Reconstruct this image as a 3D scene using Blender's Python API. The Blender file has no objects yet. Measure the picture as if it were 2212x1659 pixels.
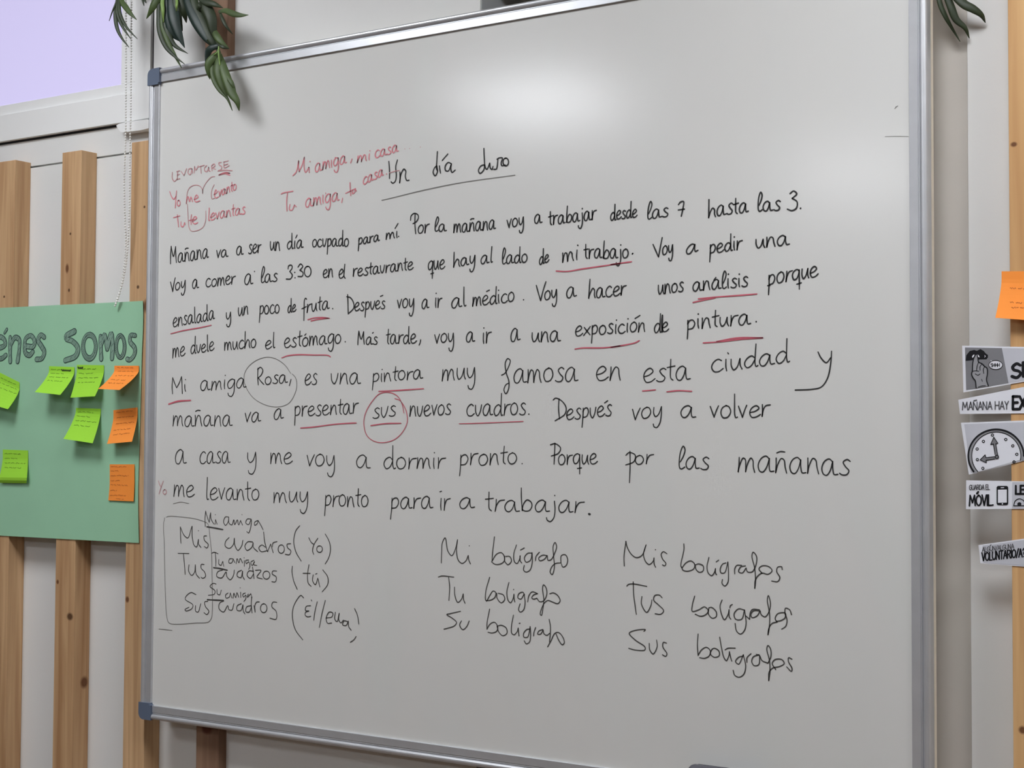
import bpy, bmesh, math, random
from mathutils import Vector, Matrix
from mathutils.geometry import tessellate_polygon
random.seed(7)
scene = bpy.context.scene
col = scene.collection

# ------------------------------------------------------------------ camera
F = 3323.0
CAM = Vector((1.41417197, -2.0392137, 1.40586159))
RWC = Matrix(((0.8357920957, -0.0169862199, -0.5487832369),
              (0.5490224056, 0.0351337677, 0.8350688693),
              (0.0050961593, -0.9992382533, 0.0386903406)))      # columns: image right, image down, view direction
cam_d = bpy.data.cameras.new('camera')
cam = bpy.data.objects.new('camera', cam_d)
col.objects.link(cam)
cam_d.sensor_fit = 'HORIZONTAL'
cam_d.sensor_width = 36.0
cam_d.lens = F / 2212 * 36.0
cam_d.clip_start = 0.01
m = RWC.copy()
for r in range(3):
    m[r][1] = -m[r][1]
    m[r][2] = -m[r][2]
cam.matrix_world = Matrix.Translation(CAM) @ m.to_4x4()
scene.camera = cam

# ------------------------------------------------------------------ exposure and world
scene.view_settings.view_transform = 'Standard'
scene.view_settings.look = 'None'
scene.view_settings.gamma = 1.0
scene.view_settings.use_curve_mapping = False
scene.view_settings.exposure = 0.4
w = bpy.data.worlds.new('world')
scene.world = w
w.use_nodes = True
w.node_tree.nodes['Background'].inputs[0].default_value = (0.8, 0.85, 1.0, 1)
w.node_tree.nodes['Background'].inputs[1].default_value = 0.05
LAMP = 14.0           # radiance of the ceiling diffusers

def at(x, y, d):
    """point of the photograph on the plane y = d of the room (board front face: d = 0)"""
    r = RWC @ Vector(((x - 1106) / F, (y - 829.5) / F, 1.0))
    return CAM + r * ((d - CAM.y) / r.y)

# ------------------------------------------------------------------ materials
def srgb(c):
    return tuple(((v / 255) / 12.92 if v / 255 <= 0.04045 else ((v / 255 + 0.055) / 1.055) ** 2.4) for v in c) + (1,)

def mat(name, rgb, rough=0.6, metal=0.0, spec=0.5, noise=0.0, scale=20.0, bump=0.0, bscale=200.0, coat=0.0):
    mt = bpy.data.materials.new(name)
    mt.use_nodes = True
    nt = mt.node_tree
    b = nt.nodes['Principled BSDF']
    c = srgb(rgb)
    b.inputs['Base Color'].default_value = c
    b.inputs['Roughness'].default_value = rough
    b.inputs['Metallic'].default_value = metal
    b.inputs['Specular IOR Level'].default_value = spec
    b.inputs['Coat Weight'].default_value = coat
    tc = nt.nodes.new('ShaderNodeTexCoord')
    if noise > 0:
        n = nt.nodes.new('ShaderNodeTexNoise')
        n.inputs['Scale'].default_value = scale
        n.inputs['Detail'].default_value = 4
        nt.links.new(tc.outputs['Object'], n.inputs['Vector'])
        rp = nt.nodes.new('ShaderNodeValToRGB')
        rp.color_ramp.elements[0].position = 0.3
        rp.color_ramp.elements[1].position = 0.7
        rp.color_ramp.elements[0].color = tuple(v * (1 - noise) for v in c[:3]) + (1,)
        rp.color_ramp.elements[1].color = tuple(min(1, v * (1 + noise)) for v in c[:3]) + (1,)
        nt.links.new(n.outputs['Fac'], rp.inputs['Fac'])
        nt.links.new(rp.outputs['Color'], b.inputs['Base Color'])
    if bump > 0:
        n2 = nt.nodes.new('ShaderNodeTexNoise')
        n2.inputs['Scale'].default_value = bscale
        nt.links.new(tc.outputs['Object'], n2.inputs['Vector'])
        bp = nt.nodes.new('ShaderNodeBump')
        bp.inputs['Strength'].default_value = bump
        bp.inputs['Distance'].default_value = 0.001
        nt.links.new(n2.outputs['Fac'], bp.inputs['Height'])
        nt.links.new(bp.outputs['Normal'], b.inputs['Normal'])
    return mt

def emit(name, rgb, strength):
    mt = bpy.data.materials.new(name)
    mt.use_nodes = True
    b = mt.node_tree.nodes['Principled BSDF']
    b.inputs['Base Color'].default_value = srgb(rgb)
    b.inputs['Emission Color'].default_value = srgb(rgb)
    b.inputs['Emission Strength'].default_value = strength
    return mt

def wood(name, light, dark, knots, seed):
    """pine: long vertical grain plus the knots (object-space points, radius in metres, squash in z)"""
    mt = bpy.data.materials.new(name)
    mt.use_nodes = True
    nt = mt.node_tree
    L = nt.links.new
    b = nt.nodes['Principled BSDF']
    b.inputs['Roughness'].default_value = 0.6
    b.inputs['Specular IOR Level'].default_value = 0.25
    tc = nt.nodes.new('ShaderNodeTexCoord')
    mp = nt.nodes.new('ShaderNodeMapping')
    mp.inputs['Location'].default_value = (seed * 3.1, seed * 1.7, seed * 0.9)
    mp.inputs['Scale'].default_value = (60, 60, 2.2)
    L(tc.outputs['Object'], mp.inputs['Vector'])
    n = nt.nodes.new('ShaderNodeTexNoise')
    n.inputs['Scale'].default_value = 1.0
    n.inputs['Detail'].default_value = 5
    n.inputs['Distortion'].default_value = 0.8
    L(mp.outputs['Vector'], n.inputs['Vector'])
    mp2 = nt.nodes.new('ShaderNodeMapping')
    mp2.inputs['Location'].default_value = (seed, seed * 2.3, seed)
    mp2.inputs['Scale'].default_value = (14, 14, 1.6)
    L(tc.outputs['Object'], mp2.inputs['Vector'])
    n2 = nt.nodes.new('ShaderNodeTexNoise')
    n2.inputs['Detail'].default_value = 2
    n2.inputs['Scale'].default_value = 1.0
    L(mp2.outputs['Vector'], n2.inputs['Vector'])
    ad = nt.nodes.new('ShaderNodeMath')
    ad.operation = 'MULTIPLY_ADD'
    ad.inputs[1].default_value = 0.5
    L(n.outputs['Fac'], ad.inputs[0])
    hf = nt.nodes.new('ShaderNodeMath')
    hf.operation = 'MULTIPLY'
    hf.inputs[1].default_value = 0.5
    L(n2.outputs['Fac'], hf.inputs[0])
    L(hf.outputs[0], ad.inputs[2])
    rp = nt.nodes.new('ShaderNodeValToRGB')
    rp.color_ramp.elements[0].position = 0.37
    rp.color_ramp.elements[1].position = 0.63
    rp.color_ramp.elements[0].color = srgb(dark)
    rp.color_ramp.elements[1].color = srgb(light)
    L(ad.outputs[0], rp.inputs['Fac'])
    cur = rp.outputs['Color']
    for (kx, ky, kz, kr, kq, kc) in knots:
        vm = nt.nodes.new('ShaderNodeVectorMath')
        vm.operation = 'SUBTRACT'
        vm.inputs[1].default_value = (kx, ky, kz)
        L(tc.outputs['Object'], vm.inputs[0])
        vs = nt.nodes.new('ShaderNodeVectorMath')
        vs.operation = 'MULTIPLY'
        vs.inputs[1].default_value = (1 / kr, 1 / kr, kq / kr)
        L(vm.outputs[0], vs.inputs[0])
        ln = nt.nodes.new('ShaderNodeVectorMath')
        ln.operation = 'LENGTH'
        L(vs.outputs[0], ln.inputs[0])
        mr = nt.nodes.new('ShaderNodeMapRange')
        mr.inputs['From Min'].default_value = 0.65
        mr.inputs['From Max'].default_value = 1.3
        mr.inputs['To Min'].default_value = 0.9
        mr.inputs['To Max'].default_value = 0.0
        L(ln.outputs['Value'], mr.inputs['Value'])
        mx = nt.nodes.new('ShaderNodeMix')
        mx.data_type = 'RGBA'
        L(mr.outputs['Result'], mx.inputs['Factor'])
        L(cur, mx.inputs['A'])
        mx.inputs['B'].default_value = srgb(kc)
        cur = mx.outputs['Result']
    L(cur, b.inputs['Base Color'])
    return mt

M = {}
M['wall'] = mat('white_wall_paint', (226, 226, 224), 0.85, spec=0.2, noise=0.015, scale=3, bump=0.15, bscale=150)
M['far_wall'] = mat('taupe_wall_paint', (150, 144, 136), 0.85, spec=0.2, noise=0.02, scale=3)
M['reveal'] = mat('mid_grey_reveal', (164, 166, 168), 0.85, spec=0.2, noise=0.03, scale=6)
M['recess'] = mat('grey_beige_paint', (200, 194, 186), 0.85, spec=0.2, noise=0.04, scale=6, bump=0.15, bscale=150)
M['ceiling'] = mat('ceiling_paint', (228, 228, 226), 0.9, spec=0.1, noise=0.01, scale=2)
M['floor'] = mat('floor_laminate', (112, 90, 72), 0.55, noise=0.12, scale=5)
M['board'] = mat('enamel_white', (217, 217, 214), 0.17, spec=0.58, noise=0.006, scale=2.5)
M['alu'] = mat('brushed_aluminium', (208, 210, 214), 0.36, metal=0.6, noise=0.04, scale=30)
M['cap'] = mat('blue_grey_plastic', (92, 104, 124), 0.45, noise=0.03, scale=40)
M['backing'] = mat('cream_fibreboard', (240, 232, 214), 0.8, noise=0.04, scale=60)
M['black_ink'] = mat('black_marker_ink', (54, 54, 54), 0.55, spec=0.2, noise=0.10, scale=60)
M['grey_ink'] = mat('worn_black_marker_ink', (74, 73, 71), 0.55, spec=0.2, noise=0.12, scale=60)
M['faint_ink'] = mat('faint_black_marker_ink', (122, 120, 117), 0.55, spec=0.2, noise=0.10, scale=60)
M['dust_ink'] = mat('rubbed_out_ink', (160, 159, 157), 0.55, spec=0.2)
M['red_ink'] = mat('red_marker_ink', (196, 98, 112), 0.55, spec=0.2, noise=0.12, scale=50)
M['pink_ink'] = mat('dry_red_marker_ink', (216, 134, 142), 0.55, spec=0.2, noise=0.14, scale=60)
M['palepink_ink'] = mat('nearly_dry_red_marker_ink', (200, 150, 152), 0.55, spec=0.2, noise=0.10, scale=60)
M['frame_white'] = mat('white_window_plastic', (240, 241, 240), 0.45, noise=0.01, scale=5)
M['gap'] = mat('black_gap_shade', (34, 36, 40), 0.7, noise=0.1, scale=60)
M['blind'] = emit('backlit_lilac_blind', (217, 210, 250), 0.60)
M['blind'].node_tree.nodes['Principled BSDF'].inputs['Base Color'].default_value = srgb((110, 106, 130))
M['chain'] = mat('white_plastic_beads', (232, 232, 228), 0.4, noise=0.01, scale=50)
M['poster'] = mat('green_card', (156, 204, 170), 0.8, spec=0.2, noise=0.03, scale=9, bump=0.1, bscale=300)
M['poster_line'] = mat('pencil_dark_line', (64, 82, 78), 0.8, spec=0.1, noise=0.1, scale=90)
M['poster_fill'] = mat('pencil_grey_fill', (126, 156, 140), 0.8, spec=0.1, noise=0.12, scale=70)
M['note_green'] = mat('lime_note_paper', (160, 222, 66), 0.75, spec=0.2, noise=0.02, scale=20)
M['note_orange'] = mat('orange_note_paper', (252, 152, 66), 0.75, spec=0.2, noise=0.02, scale=20)
M['note_green_ink'] = mat('dark_green_pen', (84, 128, 34), 0.8, noise=0.1, scale=90)
M['note_orange_ink'] = mat('brown_pen', (178, 92, 40), 0.8, noise=0.1, scale=90)
M['note_black_ink'] = mat('black_pen', (34, 44, 22), 0.8, noise=0.1, scale=90)
M['paper'] = mat('white_paper', (226, 227, 234), 0.75, spec=0.2, noise=0.01, scale=20)
M['print_black'] = mat('printed_black', (26, 26, 30), 0.7, spec=0.2, noise=0.1, scale=60)
M['print_dark'] = mat('printed_dark_grey', (126, 126, 130), 0.75, spec=0.2, noise=0.04, scale=25)
M['print_mid'] = mat('printed_mid_grey', (150, 150, 154), 0.75, spec=0.2, noise=0.03, scale=25)
M['print_light'] = mat('printed_light_grey', (194, 195, 203), 0.75, spec=0.2, noise=0.03, scale=25)
M['print_thin'] = mat('printed_soft_black', (84, 84, 88), 0.75, spec=0.2, noise=0.06, scale=60)
M['leaf'] = mat('dark_green_leaf', (42, 54, 31), 0.55, noise=0.25, scale=25)
M['leaf_mid'] = mat('mid_green_leaf', (68, 86, 44), 0.55, noise=0.22, scale=25)
M['leaf_blue'] = mat('blue_green_leaf', (30, 48, 42), 0.5, noise=0.25, scale=25)
M['leaf_light'] = mat('light_green_leaf', (128, 158, 82), 0.5, noise=0.15, scale=25)
M['eraser'] = mat('dark_grey_felt', (62, 62, 70), 0.85, spec=0.1, noise=0.1, scale=120, bump=0.3, bscale=600)
M['eraser_top'] = mat('grey_plastic_shell', (78, 78, 86), 0.5, noise=0.04, scale=40)
M['lamp'] = emit('lit_lamp_diffuser', (247, 250, 255), LAMP)
M['lamp_frame'] = mat('white_lamp_frame', (230, 230, 230), 0.5, noise=0.01, scale=8)

# ------------------------------------------------------------------ helpers
def link(name, bm, material, parent=None, smooth=False, mats=None):
    me = bpy.data.meshes.new(name)
    bmesh.ops.recalc_face_normals(bm, faces=bm.faces[:])
    bm.to_mesh(me)
    bm.free()
    for mm in (mats or [material]):
        me.materials.append(mm)
    if smooth:
        for p in me.polygons:
            p.use_smooth = True
    o = bpy.data.objects.new(name, me)
    col.objects.link(o)
    if parent:
        o.parent = parent
    return o

def box(bm, x0, x1, y0, y1, z0, z1, bevel=0.0):
    v = [bm.verts.new((x, y, z)) for x in (x0, x1) for y in (y0, y1) for z in (z0, z1)]
    fs = [bm.faces.new([v[i] for i in q]) for q in ((0, 1, 3, 2), (4, 6, 7, 5), (0, 4, 5, 1), (2, 3, 7, 6), (0, 2, 6, 4), (1, 5, 7, 3))]
    if bevel > 0:
        es = list({e for f in fs for e in f.edges})
        bmesh.ops.bevel(bm, geom=es, offset=bevel, segments=3, profile=0.5, affect='EDGES')

def tag(o, label=None, cat=None, group=None, kind=None):
    if label: o['label'] = label
    if cat: o['category'] = cat
    if group: o['group'] = group
    if kind: o['kind'] = kind
    return o

def struct(name, bm, material, **k):
    return tag(link(name, bm, material, **k), kind='structure')

def root(name, loc, label, cat, group=None):
    o = bpy.data.objects.new(name, None)
    o.empty_display_size = 0.05
    o.location = loc
    col.objects.link(o)
    return tag(o, label, cat, group)

def place(o, parent):
    """parent o to an Empty and keep where it stands"""
    o.parent = parent
    o.matrix_parent_inverse = Matrix.Translation(-Vector(parent.location))
    return o

def rebase(o, p):
    """put the origin of a mesh thing at p without moving it"""
    p = Vector(p)
    o.data.transform(Matrix.Translation(-p))
    o.location = p
    return o

def catmull(pts, per=6):
    """smooth curve through points (2D or 3D tuples)"""
    P = [Vector(p) for p in pts]
    if len(P) < 3:
        return P
    out = []
    n = len(P)
    for i in range(n - 1):
        p0 = P[i - 1] if i else P[0] * 2 - P[1]
        p1, p2 = P[i], P[i + 1]
        p3 = P[i + 2] if i + 2 < n else P[-1] * 2 - P[-2]
        def tj(ti, a, b):
            return ti + max((b - a).length, 1e-6) ** 0.5
        t0 = 0.0; t1 = tj(t0, p0, p1); t2 = tj(t1, p1, p2); t3 = tj(t2, p2, p3)
        for k in range(per):
            t = t1 + (t2 - t1) * k / per
            a1 = p0 * ((t1 - t) / (t1 - t0)) + p1 * ((t - t0) / (t1 - t0))
            a2 = p1 * ((t2 - t) / (t2 - t1)) + p2 * ((t - t1) / (t2 - t1))
            a3 = p2 * ((t3 - t) / (t3 - t2)) + p3 * ((t - t2) / (t3 - t2))
            b1 = a1 * ((t2 - t) / (t2 - t0)) + a2 * ((t - t0) / (t2 - t0))
            b2 = a2 * ((t3 - t) / (t3 - t1)) + a3 * ((t - t1) / (t3 - t1))
            out.append(b1 * ((t2 - t) / (t2 - t1)) + b2 * ((t - t1) / (t2 - t1)))
    out.append(P[-1])
    return out

def split(pts):
    """a doubled point marks a sharp corner: cut the stroke there"""
    runs, cur = [], []
    for p in pts:
        if cur and cur[-1] == p:
            runs.append(cur)
            cur = [p]
        else:
            cur.append(p)
    runs.append(cur)
    return [r for r in runs if r]

def ribbon(bm, pts, width, off=0.0, taper=0.12):
    """flat ink stroke on a surface facing -y: pts are world points, lifted by off, round ends"""
    P = [Vector(p) for p in pts]
    Q = [P[0]]
    for p in P[1:]:
        if (p - Q[-1]).length > width * 0.12:
            Q.append(p)
    h = width / 2
    lift = Vector((0, -off, 0))
    if len(Q) == 1:
        c = Q[0] + lift
        bm.faces.new([bm.verts.new(c + Vector((h * 1.15 * math.cos(a), 0, h * 1.15 * math.sin(a)))) for a in [k * math.pi / 5 for k in range(10)]])
        return
    n = len(Q)
    prev = None
    for i in range(n):
        d = (Q[min(i + 1, n - 1)] - Q[max(i - 1, 0)])
        d.normalize()
        s = Vector((-d.z, 0, d.x))
        if s.length < 1e-6:
            s = Vector((1, 0, 0))
        s.normalize()
        u = i / (n - 1)
        k = 1 - taper * abs(2 * u - 1) ** 3 + 0.08 * math.sin(u * 9 + Q[0].x * 50)
        a, b = bm.verts.new(Q[i] + lift + s * h * k), bm.verts.new(Q[i] + lift - s * h * k)
        if prev:
            bm.faces.new((prev[0], prev[1], b, a))
        if i == 0 or i == n - 1:
            sg = -1 if i == 0 else 1
            arc = [a] + [bm.verts.new(Q[i] + lift + s * h * k * math.cos(t) + d * sg * h * k * math.sin(t)) for t in (math.pi / 4, math.pi / 2, 3 * math.pi / 4)] + [b]
            bm.faces.new(arc)
        prev = (a, b)

def sheet(bm, outline, thick=0.0):
    """filled polygon (any outline), optional thickness backwards (+y)"""
    tris = tessellate_polygon([[Vector((p.x, p.z, 0)) for p in outline]])
    v = [bm.verts.new(p) for p in outline]
    for t in tris:
        try:
            bm.faces.new([v[i] for i in t])
        except ValueError:
            pass
    if thick:
        b = [bm.verts.new(p + Vector((0, thick, 0))) for p in outline]
        for t in tris:
            try:
                bm.faces.new([b[i] for i in reversed(t)])
            except ValueError:
                pass
        n = len(v)
        for i in range(n):
            bm.faces.new((v[i], v[(i + 1) % n], b[(i + 1) % n], b[i]))

def crop(ox, oy, s):
    return lambda x, y: (ox + x / s, oy + y / s)

# ------------------------------------------------------------------ room shell
SLAT_Y, PANEL_Y, WALL_Y, BACK_Y = 0.022, 0.062, 0.072, 0.26
XL, XR, YF, ZC = -4.0, 3.4, -7.2, 2.65
RX0, RX1, RZ = -0.0205, 0.782, 2.17
PIER_Y = 0.042
bm = bmesh.new(); box(bm, XL, XR, YF, 0.5, -0.1, 0.0); struct('floor', bm, M['floor'])
bm = bmesh.new(); box(bm, XL, XR, YF, 0.5, ZC, ZC + 0.1); struct('ceiling', bm, M['ceiling'])
bm = bmesh.new(); box(bm, XL - 0.1, XL, YF, 0.5, 0, ZC); struct('wall_left', bm, M['far_wall'])
bm = bmesh.new(); box(bm, XR, XR + 0.1, YF, 0.5, 0, ZC); struct('wall_right', bm, M['far_wall'])
bm = bmesh.new(); box(bm, XL, XR, YF - 0.1, YF, 0, ZC); struct('wall_front', bm, M['far_wall'])
bm = bmesh.new()
box(bm, XL, RX0, WALL_Y, 0.5, 0, ZC)
box(bm, RX1, XR, WALL_Y, 0.5, 0, ZC)
box(bm, RX0, RX1, WALL_Y, 0.5, RZ, ZC)
struct('wall_back', bm, M['wall'])
bm = bmesh.new(); box(bm, RX0, RX1, BACK_Y, 0.5, 0, RZ); struct('wall_recess', bm, M['recess'])
bm = bmesh.new(); box(bm, RX1 - 0.16, RX1, 0.070, BACK_Y, 0, RZ); struct('trim_4', bm, M['recess'])
bm = bmesh.new(); box(bm, XL, at(443, 90, SLAT_Y).x, PANEL_Y, WALL_Y, 0, 1.972, 0.0008); struct('trim_1', bm, M['wall'])
bm = bmesh.new(); box(bm, at(443, 90, SLAT_Y).x + 0.05, RX0, PIER_Y, WALL_Y, 0, ZC, 0.0008); struct('trim_5', bm, M['wall'])
bm = bmesh.new(); box(bm, RX1, XR, PANEL_Y, WALL_Y, 0, ZC, 0.0008); struct('trim_2', bm, M['wall'])
bm = bmesh.new(); box(bm, RX0, RX0 + 0.002, PIER_Y + 0.002, BACK_Y - 0.03, 0, RZ); struct('trim_7', bm, M['reveal'])  # thin mid grey strip over the return face of the recess
# wooden stop in the recess, glimpsed over the board
bm = bmesh.new(); box(bm, RX0, RX0 + 0.05, BACK_Y - 0.03, BACK_Y, 0, RZ)
struct('trim_3', bm, wood('recess_pine', (206, 178, 138), (184, 152, 112), [], 9))

# ------------------------------------------------------------------ ceiling lights
lamps = [(-1.53, -2.60, 'square ceiling light mirrored in the upper middle of the whiteboard'),
         (-1.11, -4.60, 'square ceiling light mirrored faintly near the right edge of the whiteboard'),
         (0.45, -4.72, 'square ceiling light at the far middle of the room'),
         (2.10, -4.72, 'square ceiling light at the far right of the room'),
         (-0.80, -0.95, 'square ceiling light near the wall above the left half of the whiteboard'),
         (0.95, -0.90, 'square ceiling light near the wall above the right edge of the whiteboard'),
         (2.30, -0.90, 'square ceiling light near the wall in the right corner')]
for x, y, lab in lamps:
    t = root('ceiling_light', (x, y, ZC), lab, 'lamp', 'ceiling lights')
    bm = bmesh.new()
    for a in ((-.3, .3, -.3, -.28), (-.3, .3, .28, .3), (-.3, -.28, -.28, .28), (.28, .3, -.28, .28)):
        box(bm, a[0], a[1], a[2], a[3], -0.012, 0.0)
    link('lamp_frame', bm, M['lamp_frame'], t)
    bm = bmesh.new(); box(bm, -.28, .28, -.28, .28, -0.008, -0.001)
    link('diffuser', bm, M['lamp'], t)

# ------------------------------------------------------------------ window, top left
win = struct_root = bpy.data.objects.new('window_1', None)
col.objects.link(win)
win['kind'] = 'structure'
fy = 0.050
cr = at(322.5, 255, fy)                      # outer bottom right corner of the frame
ir = at(263, 206, 0.056)
pr = at(263, 183, 0.058)
win.location = (cr.x - 0.6, WALL_Y, cr.z)
WX0, WZ1 = -1.95, 2.6
gx = at(293, 120, fy).x
bm = bmesh.new()
box(bm, WX0, gx, fy, WALL_Y, cr.z, ir.z, 0.0006)
box(bm, gx - 0.0012, cr.x, fy, WALL_Y, cr.z, WZ1, 0.0012)
box(bm, WX0, WX0 + 0.07, fy, WALL_Y, ir.z, WZ1, 0.0006)
box(bm, WX0, cr.x, fy, WALL_Y, WZ1, WZ1 + 0.045, 0.0006)
place(link('window_frame', bm, M['frame_white']), win)
bm = bmesh.new()
box(bm, WX0 + 0.07, gx, 0.056, WALL_Y, ir.z, pr.z, 0.0008)
box(bm, pr.x, gx, 0.056, WALL_Y, pr.z, WZ1, 0.0008)
place(link('window_sash', bm, M['frame_white']), win)
bm = bmesh.new(); box(bm, WX0 + 0.07, pr.x, 0.060, WALL_Y, pr.z, WZ1)
tag(place(link('roller_blind', bm, M['blind']), win), 'backlit lilac blind fabric')
bm = bmesh.new()  # black strips stand in for the shade in the gap round the frame
box(bm, cr.x, cr.x + 0.0075, fy + 0.007, WALL_Y, cr.z, WZ1)
box(bm, WX0, cr.x + 0.0075, fy + 0.010, WALL_Y, cr.z - 0.0025, cr.z)
tag(place(link('gap_strip', bm, M['gap']), win), 'black strip standing in for the shade in the seal')
bm = bmesh.new(); box(bm, cr.x + 0.0075, at(443, 90, SLAT_Y).x, 0.052, WALL_Y, 1.974, ZC, 0.0005); struct('trim_6', bm, M['wall'])
# hinge body below the frame corner
C1 = crop(0, 0, 3.6867)
out = [at(*C1(x, y), 0.042) for x, y in ((925, 1000), (950, 985), (1010, 972), (1170, 950), (1205, 965), (1212, 1012), (1130, 1035), (980, 1055), (960, 1050), (935, 1020))]
bm = bmesh.new(); sheet(bm, out, PANEL_Y - 0.042)
bmesh.ops.bevel(bm, geom=[e for e in bm.edges if len(e.link_faces) == 2 and e.calc_face_angle(0) > 0.5], offset=0.0015, segments=2, affect='EDGES')
place(link('hinge', bm, M['frame_white']), win)

# beaded blind chain: two strands of beads joined at the low end
bm = bmesh.new()
def strand(pts):
    w3 = [at(x, y, d) for x, y, d in pts]
    c = catmull([tuple(p) for p in w3], 40)
    acc, nxt = 0.0, 0.0
    for a, b in zip(c, c[1:]):
        seg = (b - a).length
        while nxt <= acc + seg:
            p = a.lerp(b, (nxt - acc) / max(seg, 1e-9))
            bmesh.ops.create_icosphere(bm, subdivisions=1, radius=0.0023, matrix=Matrix.Translation(p))
            nxt += 0.0054
        acc += seg
    for a, b in zip(c, c[1:]):
        d = (b - a)
        if d.length < 1e-6: continue
        q = d.to_track_quat('Z', 'Y').to_matrix().to_4x4()
        bmesh.ops.create_cone(bm, cap_ends=False, segments=5, radius1=0.0004, radius2=0.0004, depth=d.length, matrix=Matrix.Translation((a + b) / 2) @ q)
low = at(248.5, 661, 0.012)
strand([(272, -120, .02), (272, 0, .012), (272, 150, .008), (271.5, 262, .006), (271, 300, .008), (268, 400, .008), (270, 480, .008), (271.5, 530, .010), (268, 575, .011), (260, 622, .012), (248.5, 661, .012)])
strand([(284, -120, .02), (284, 0, .010), (283, 150, .006), (282, 262, .002), (281, 300, .004), (280, 400, .006), (278, 490, .008), (273, 560, .010), (264, 612, .010), (252, 652, .010), (248.5, 661, .012)])
ch = link('beaded_chain', bm, M['chain'], smooth=True)
rebase(ch, low)
tag(ch, 'white beaded blind chain hanging from the window down to the green poster', 'chain')

bm = bmesh.new(); box(bm, XL, at(443, 90, SLAT_Y).x, PANEL_Y, WALL_Y, 1.9755, cr.z - 0.004, 0.0004); struct('trim_8', bm, M['wall'])

# ------------------------------------------------------------------ wooden slats
def slat(name_seed, x0, x1, z0, z1, label, knots, light=(214, 178, 136), dark=(168, 128, 90), y1=PANEL_Y, solid=None):
    base = Vector(((x0 + x1) / 2, y1, z0))
    ks = []
    for (px, py, r, q, c, side) in knots:
        if side:   # knot on the right hand face
            lo, hi = SLAT_Y, y1
            best = min((abs(at(px, py, lo + (hi - lo) * k / 40).x - x1), lo + (hi - lo) * k / 40) for k in range(41))[1]
            p = at(px, py, best)
        else:
            p = at(px, py, SLAT_Y)
        p = p - base
        ks.append((p.x, p.y, p.z, r, q, c))
    bm = bmesh.new()
    box(bm, x0, x1, SLAT_Y, y1, z0, z1, 0.0012)
    o = link('wooden_slat', bm, wood('pine_%d' % name_seed, light, dark, ks, name_seed))
    rebase(o, base)
    return tag(o, label, 'slat', 'vertical wooden slats on the wall')
KD = (70, 44, 26); KR = (98, 58, 34)
sw = 0.0565
r1 = at(32, 400, SLAT_Y).x; r2 = at(175, 400, SLAT_Y).x; l3 = at(283, 400, SLAT_Y).x; l4 = at(443, 90, SLAT_Y).x
slat(1, r1 - sw, r1, 0.0, 1.983, 'leftmost wooden slat, cut by the left edge of the photo', [(9, 641, .0026, 1, KD, 0), (24, 1378, .0085, .8, (84, 62, 40), 0)])
slat(2, r2 - sw, r2, 0.0, 1.983, 'second wooden slat from the left, below the middle of the green poster', [(152, 505, .0026, 1, KD, 0), (145, 580, .0045, .5, KR, 0), (149, 627, .0028, .8, KD, 0), (124.5, 1257, .0035, .8, KR, 0), (151, 1332, .0085, 1.2, KD, 0), (182, 1474, .009, .8, KR, 1)])
slat(3, l3, l3 + sw, 0.0, 1.983, 'wooden slat partly hidden behind the left frame of the whiteboard', [(312, 447, .0025, 1, KD, 0), (298, 620, .0034, 1, KD, 0), (318, 661, .0105, .8, KR, 0), (275, 1295, .0046, .8, KR, 0)])
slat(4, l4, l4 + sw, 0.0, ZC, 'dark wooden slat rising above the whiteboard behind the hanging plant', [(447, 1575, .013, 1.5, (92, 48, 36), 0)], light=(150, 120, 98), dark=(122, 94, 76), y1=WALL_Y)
l5 = at(2181, 600, SLAT_Y).x
slat(5, l5, l5 + 0.07, 0.0, ZC, 'wooden slat at the right edge of the photo holding the paper signs', [(2190, 312, .0042, 1.3, KR, 0), (2209, 1577, .005, 1, KR, 0)], light=(218, 176, 124), dark=(190, 144, 96))

# ------------------------------------------------------------------ whiteboard
BW, BH, BZ = 1.4436 / 2, 1.165 / 2, 1.5
wb = root('whiteboard', (0, SLAT_Y, BZ - BH - 0.026), 'large framed whiteboard covered in black and red Spanish handwriting', 'whiteboard')
bm = bmesh.new()
box(bm, -BW - 0.002, BW + 0.002, 0.0, 0.006, BZ - BH - 0.002, BZ + BH + 0.002)
place(link('writing_surface', bm, M['board']), wb)
bm = bmesh.new()
box(bm, -BW - 0.0255, BW + 0.0255, 0.0125, SLAT_Y, BZ - BH - 0.0255, BZ + BH + 0.0255)
tag(place(link('backing_board', bm, M['backing']), wb), 'cream backing board')
# frame profile: (outward u, y)
prof = [(0.0, 0.0008), (0.0, -0.0035), (0.0006, -0.0042), (0.0122, -0.0042), (0.0128, -0.0030), (0.0136, -0.0030), (0.0142, -0.0040), (0.0150, -0.0040), (0.0156, -0.0026)]
for k in range(9):
    a = math.pi * (1.0 - k / 8 * 1.0)
    prof.append((0.0208 + 0.0050 * math.cos(a), -0.0026 - 0.0050 * math.sin(a)))
prof += [(0.0258, 0.0105), (0.0, 0.0105)]
CL = 0.030
def rail(axis, sign, h0, h1):
    bm = bmesh.new()
    rows = []
    for t in (h0, h1):
        row = []
        for u, y in prof:
            row.append(bm.verts.new((t, y, BZ + sign * (BH + u)) if axis == 'x' else (sign * (BW + u), y, t)))
        rows.append(row)
    n = len(prof)
    for i in range(n):
        bm.faces.new((rows[0][i], rows[0][(i + 1) % n], rows[1][(i + 1) % n], rows[1][i]))
    bm.faces.new(rows[0]); bm.faces.new(rows[1][::-1])
    place(link('frame_rail', bm, M['alu']), wb)
rail('x', 1, -BW - 0.004, BW + 0.004); rail('x', -1, -BW - 0.004, BW + 0.004)
rail('z', -1, BZ - BH - 0.004, BZ + BH + 0.004); rail('z', 1, BZ - BH - 0.004, BZ + BH + 0.004)
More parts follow.
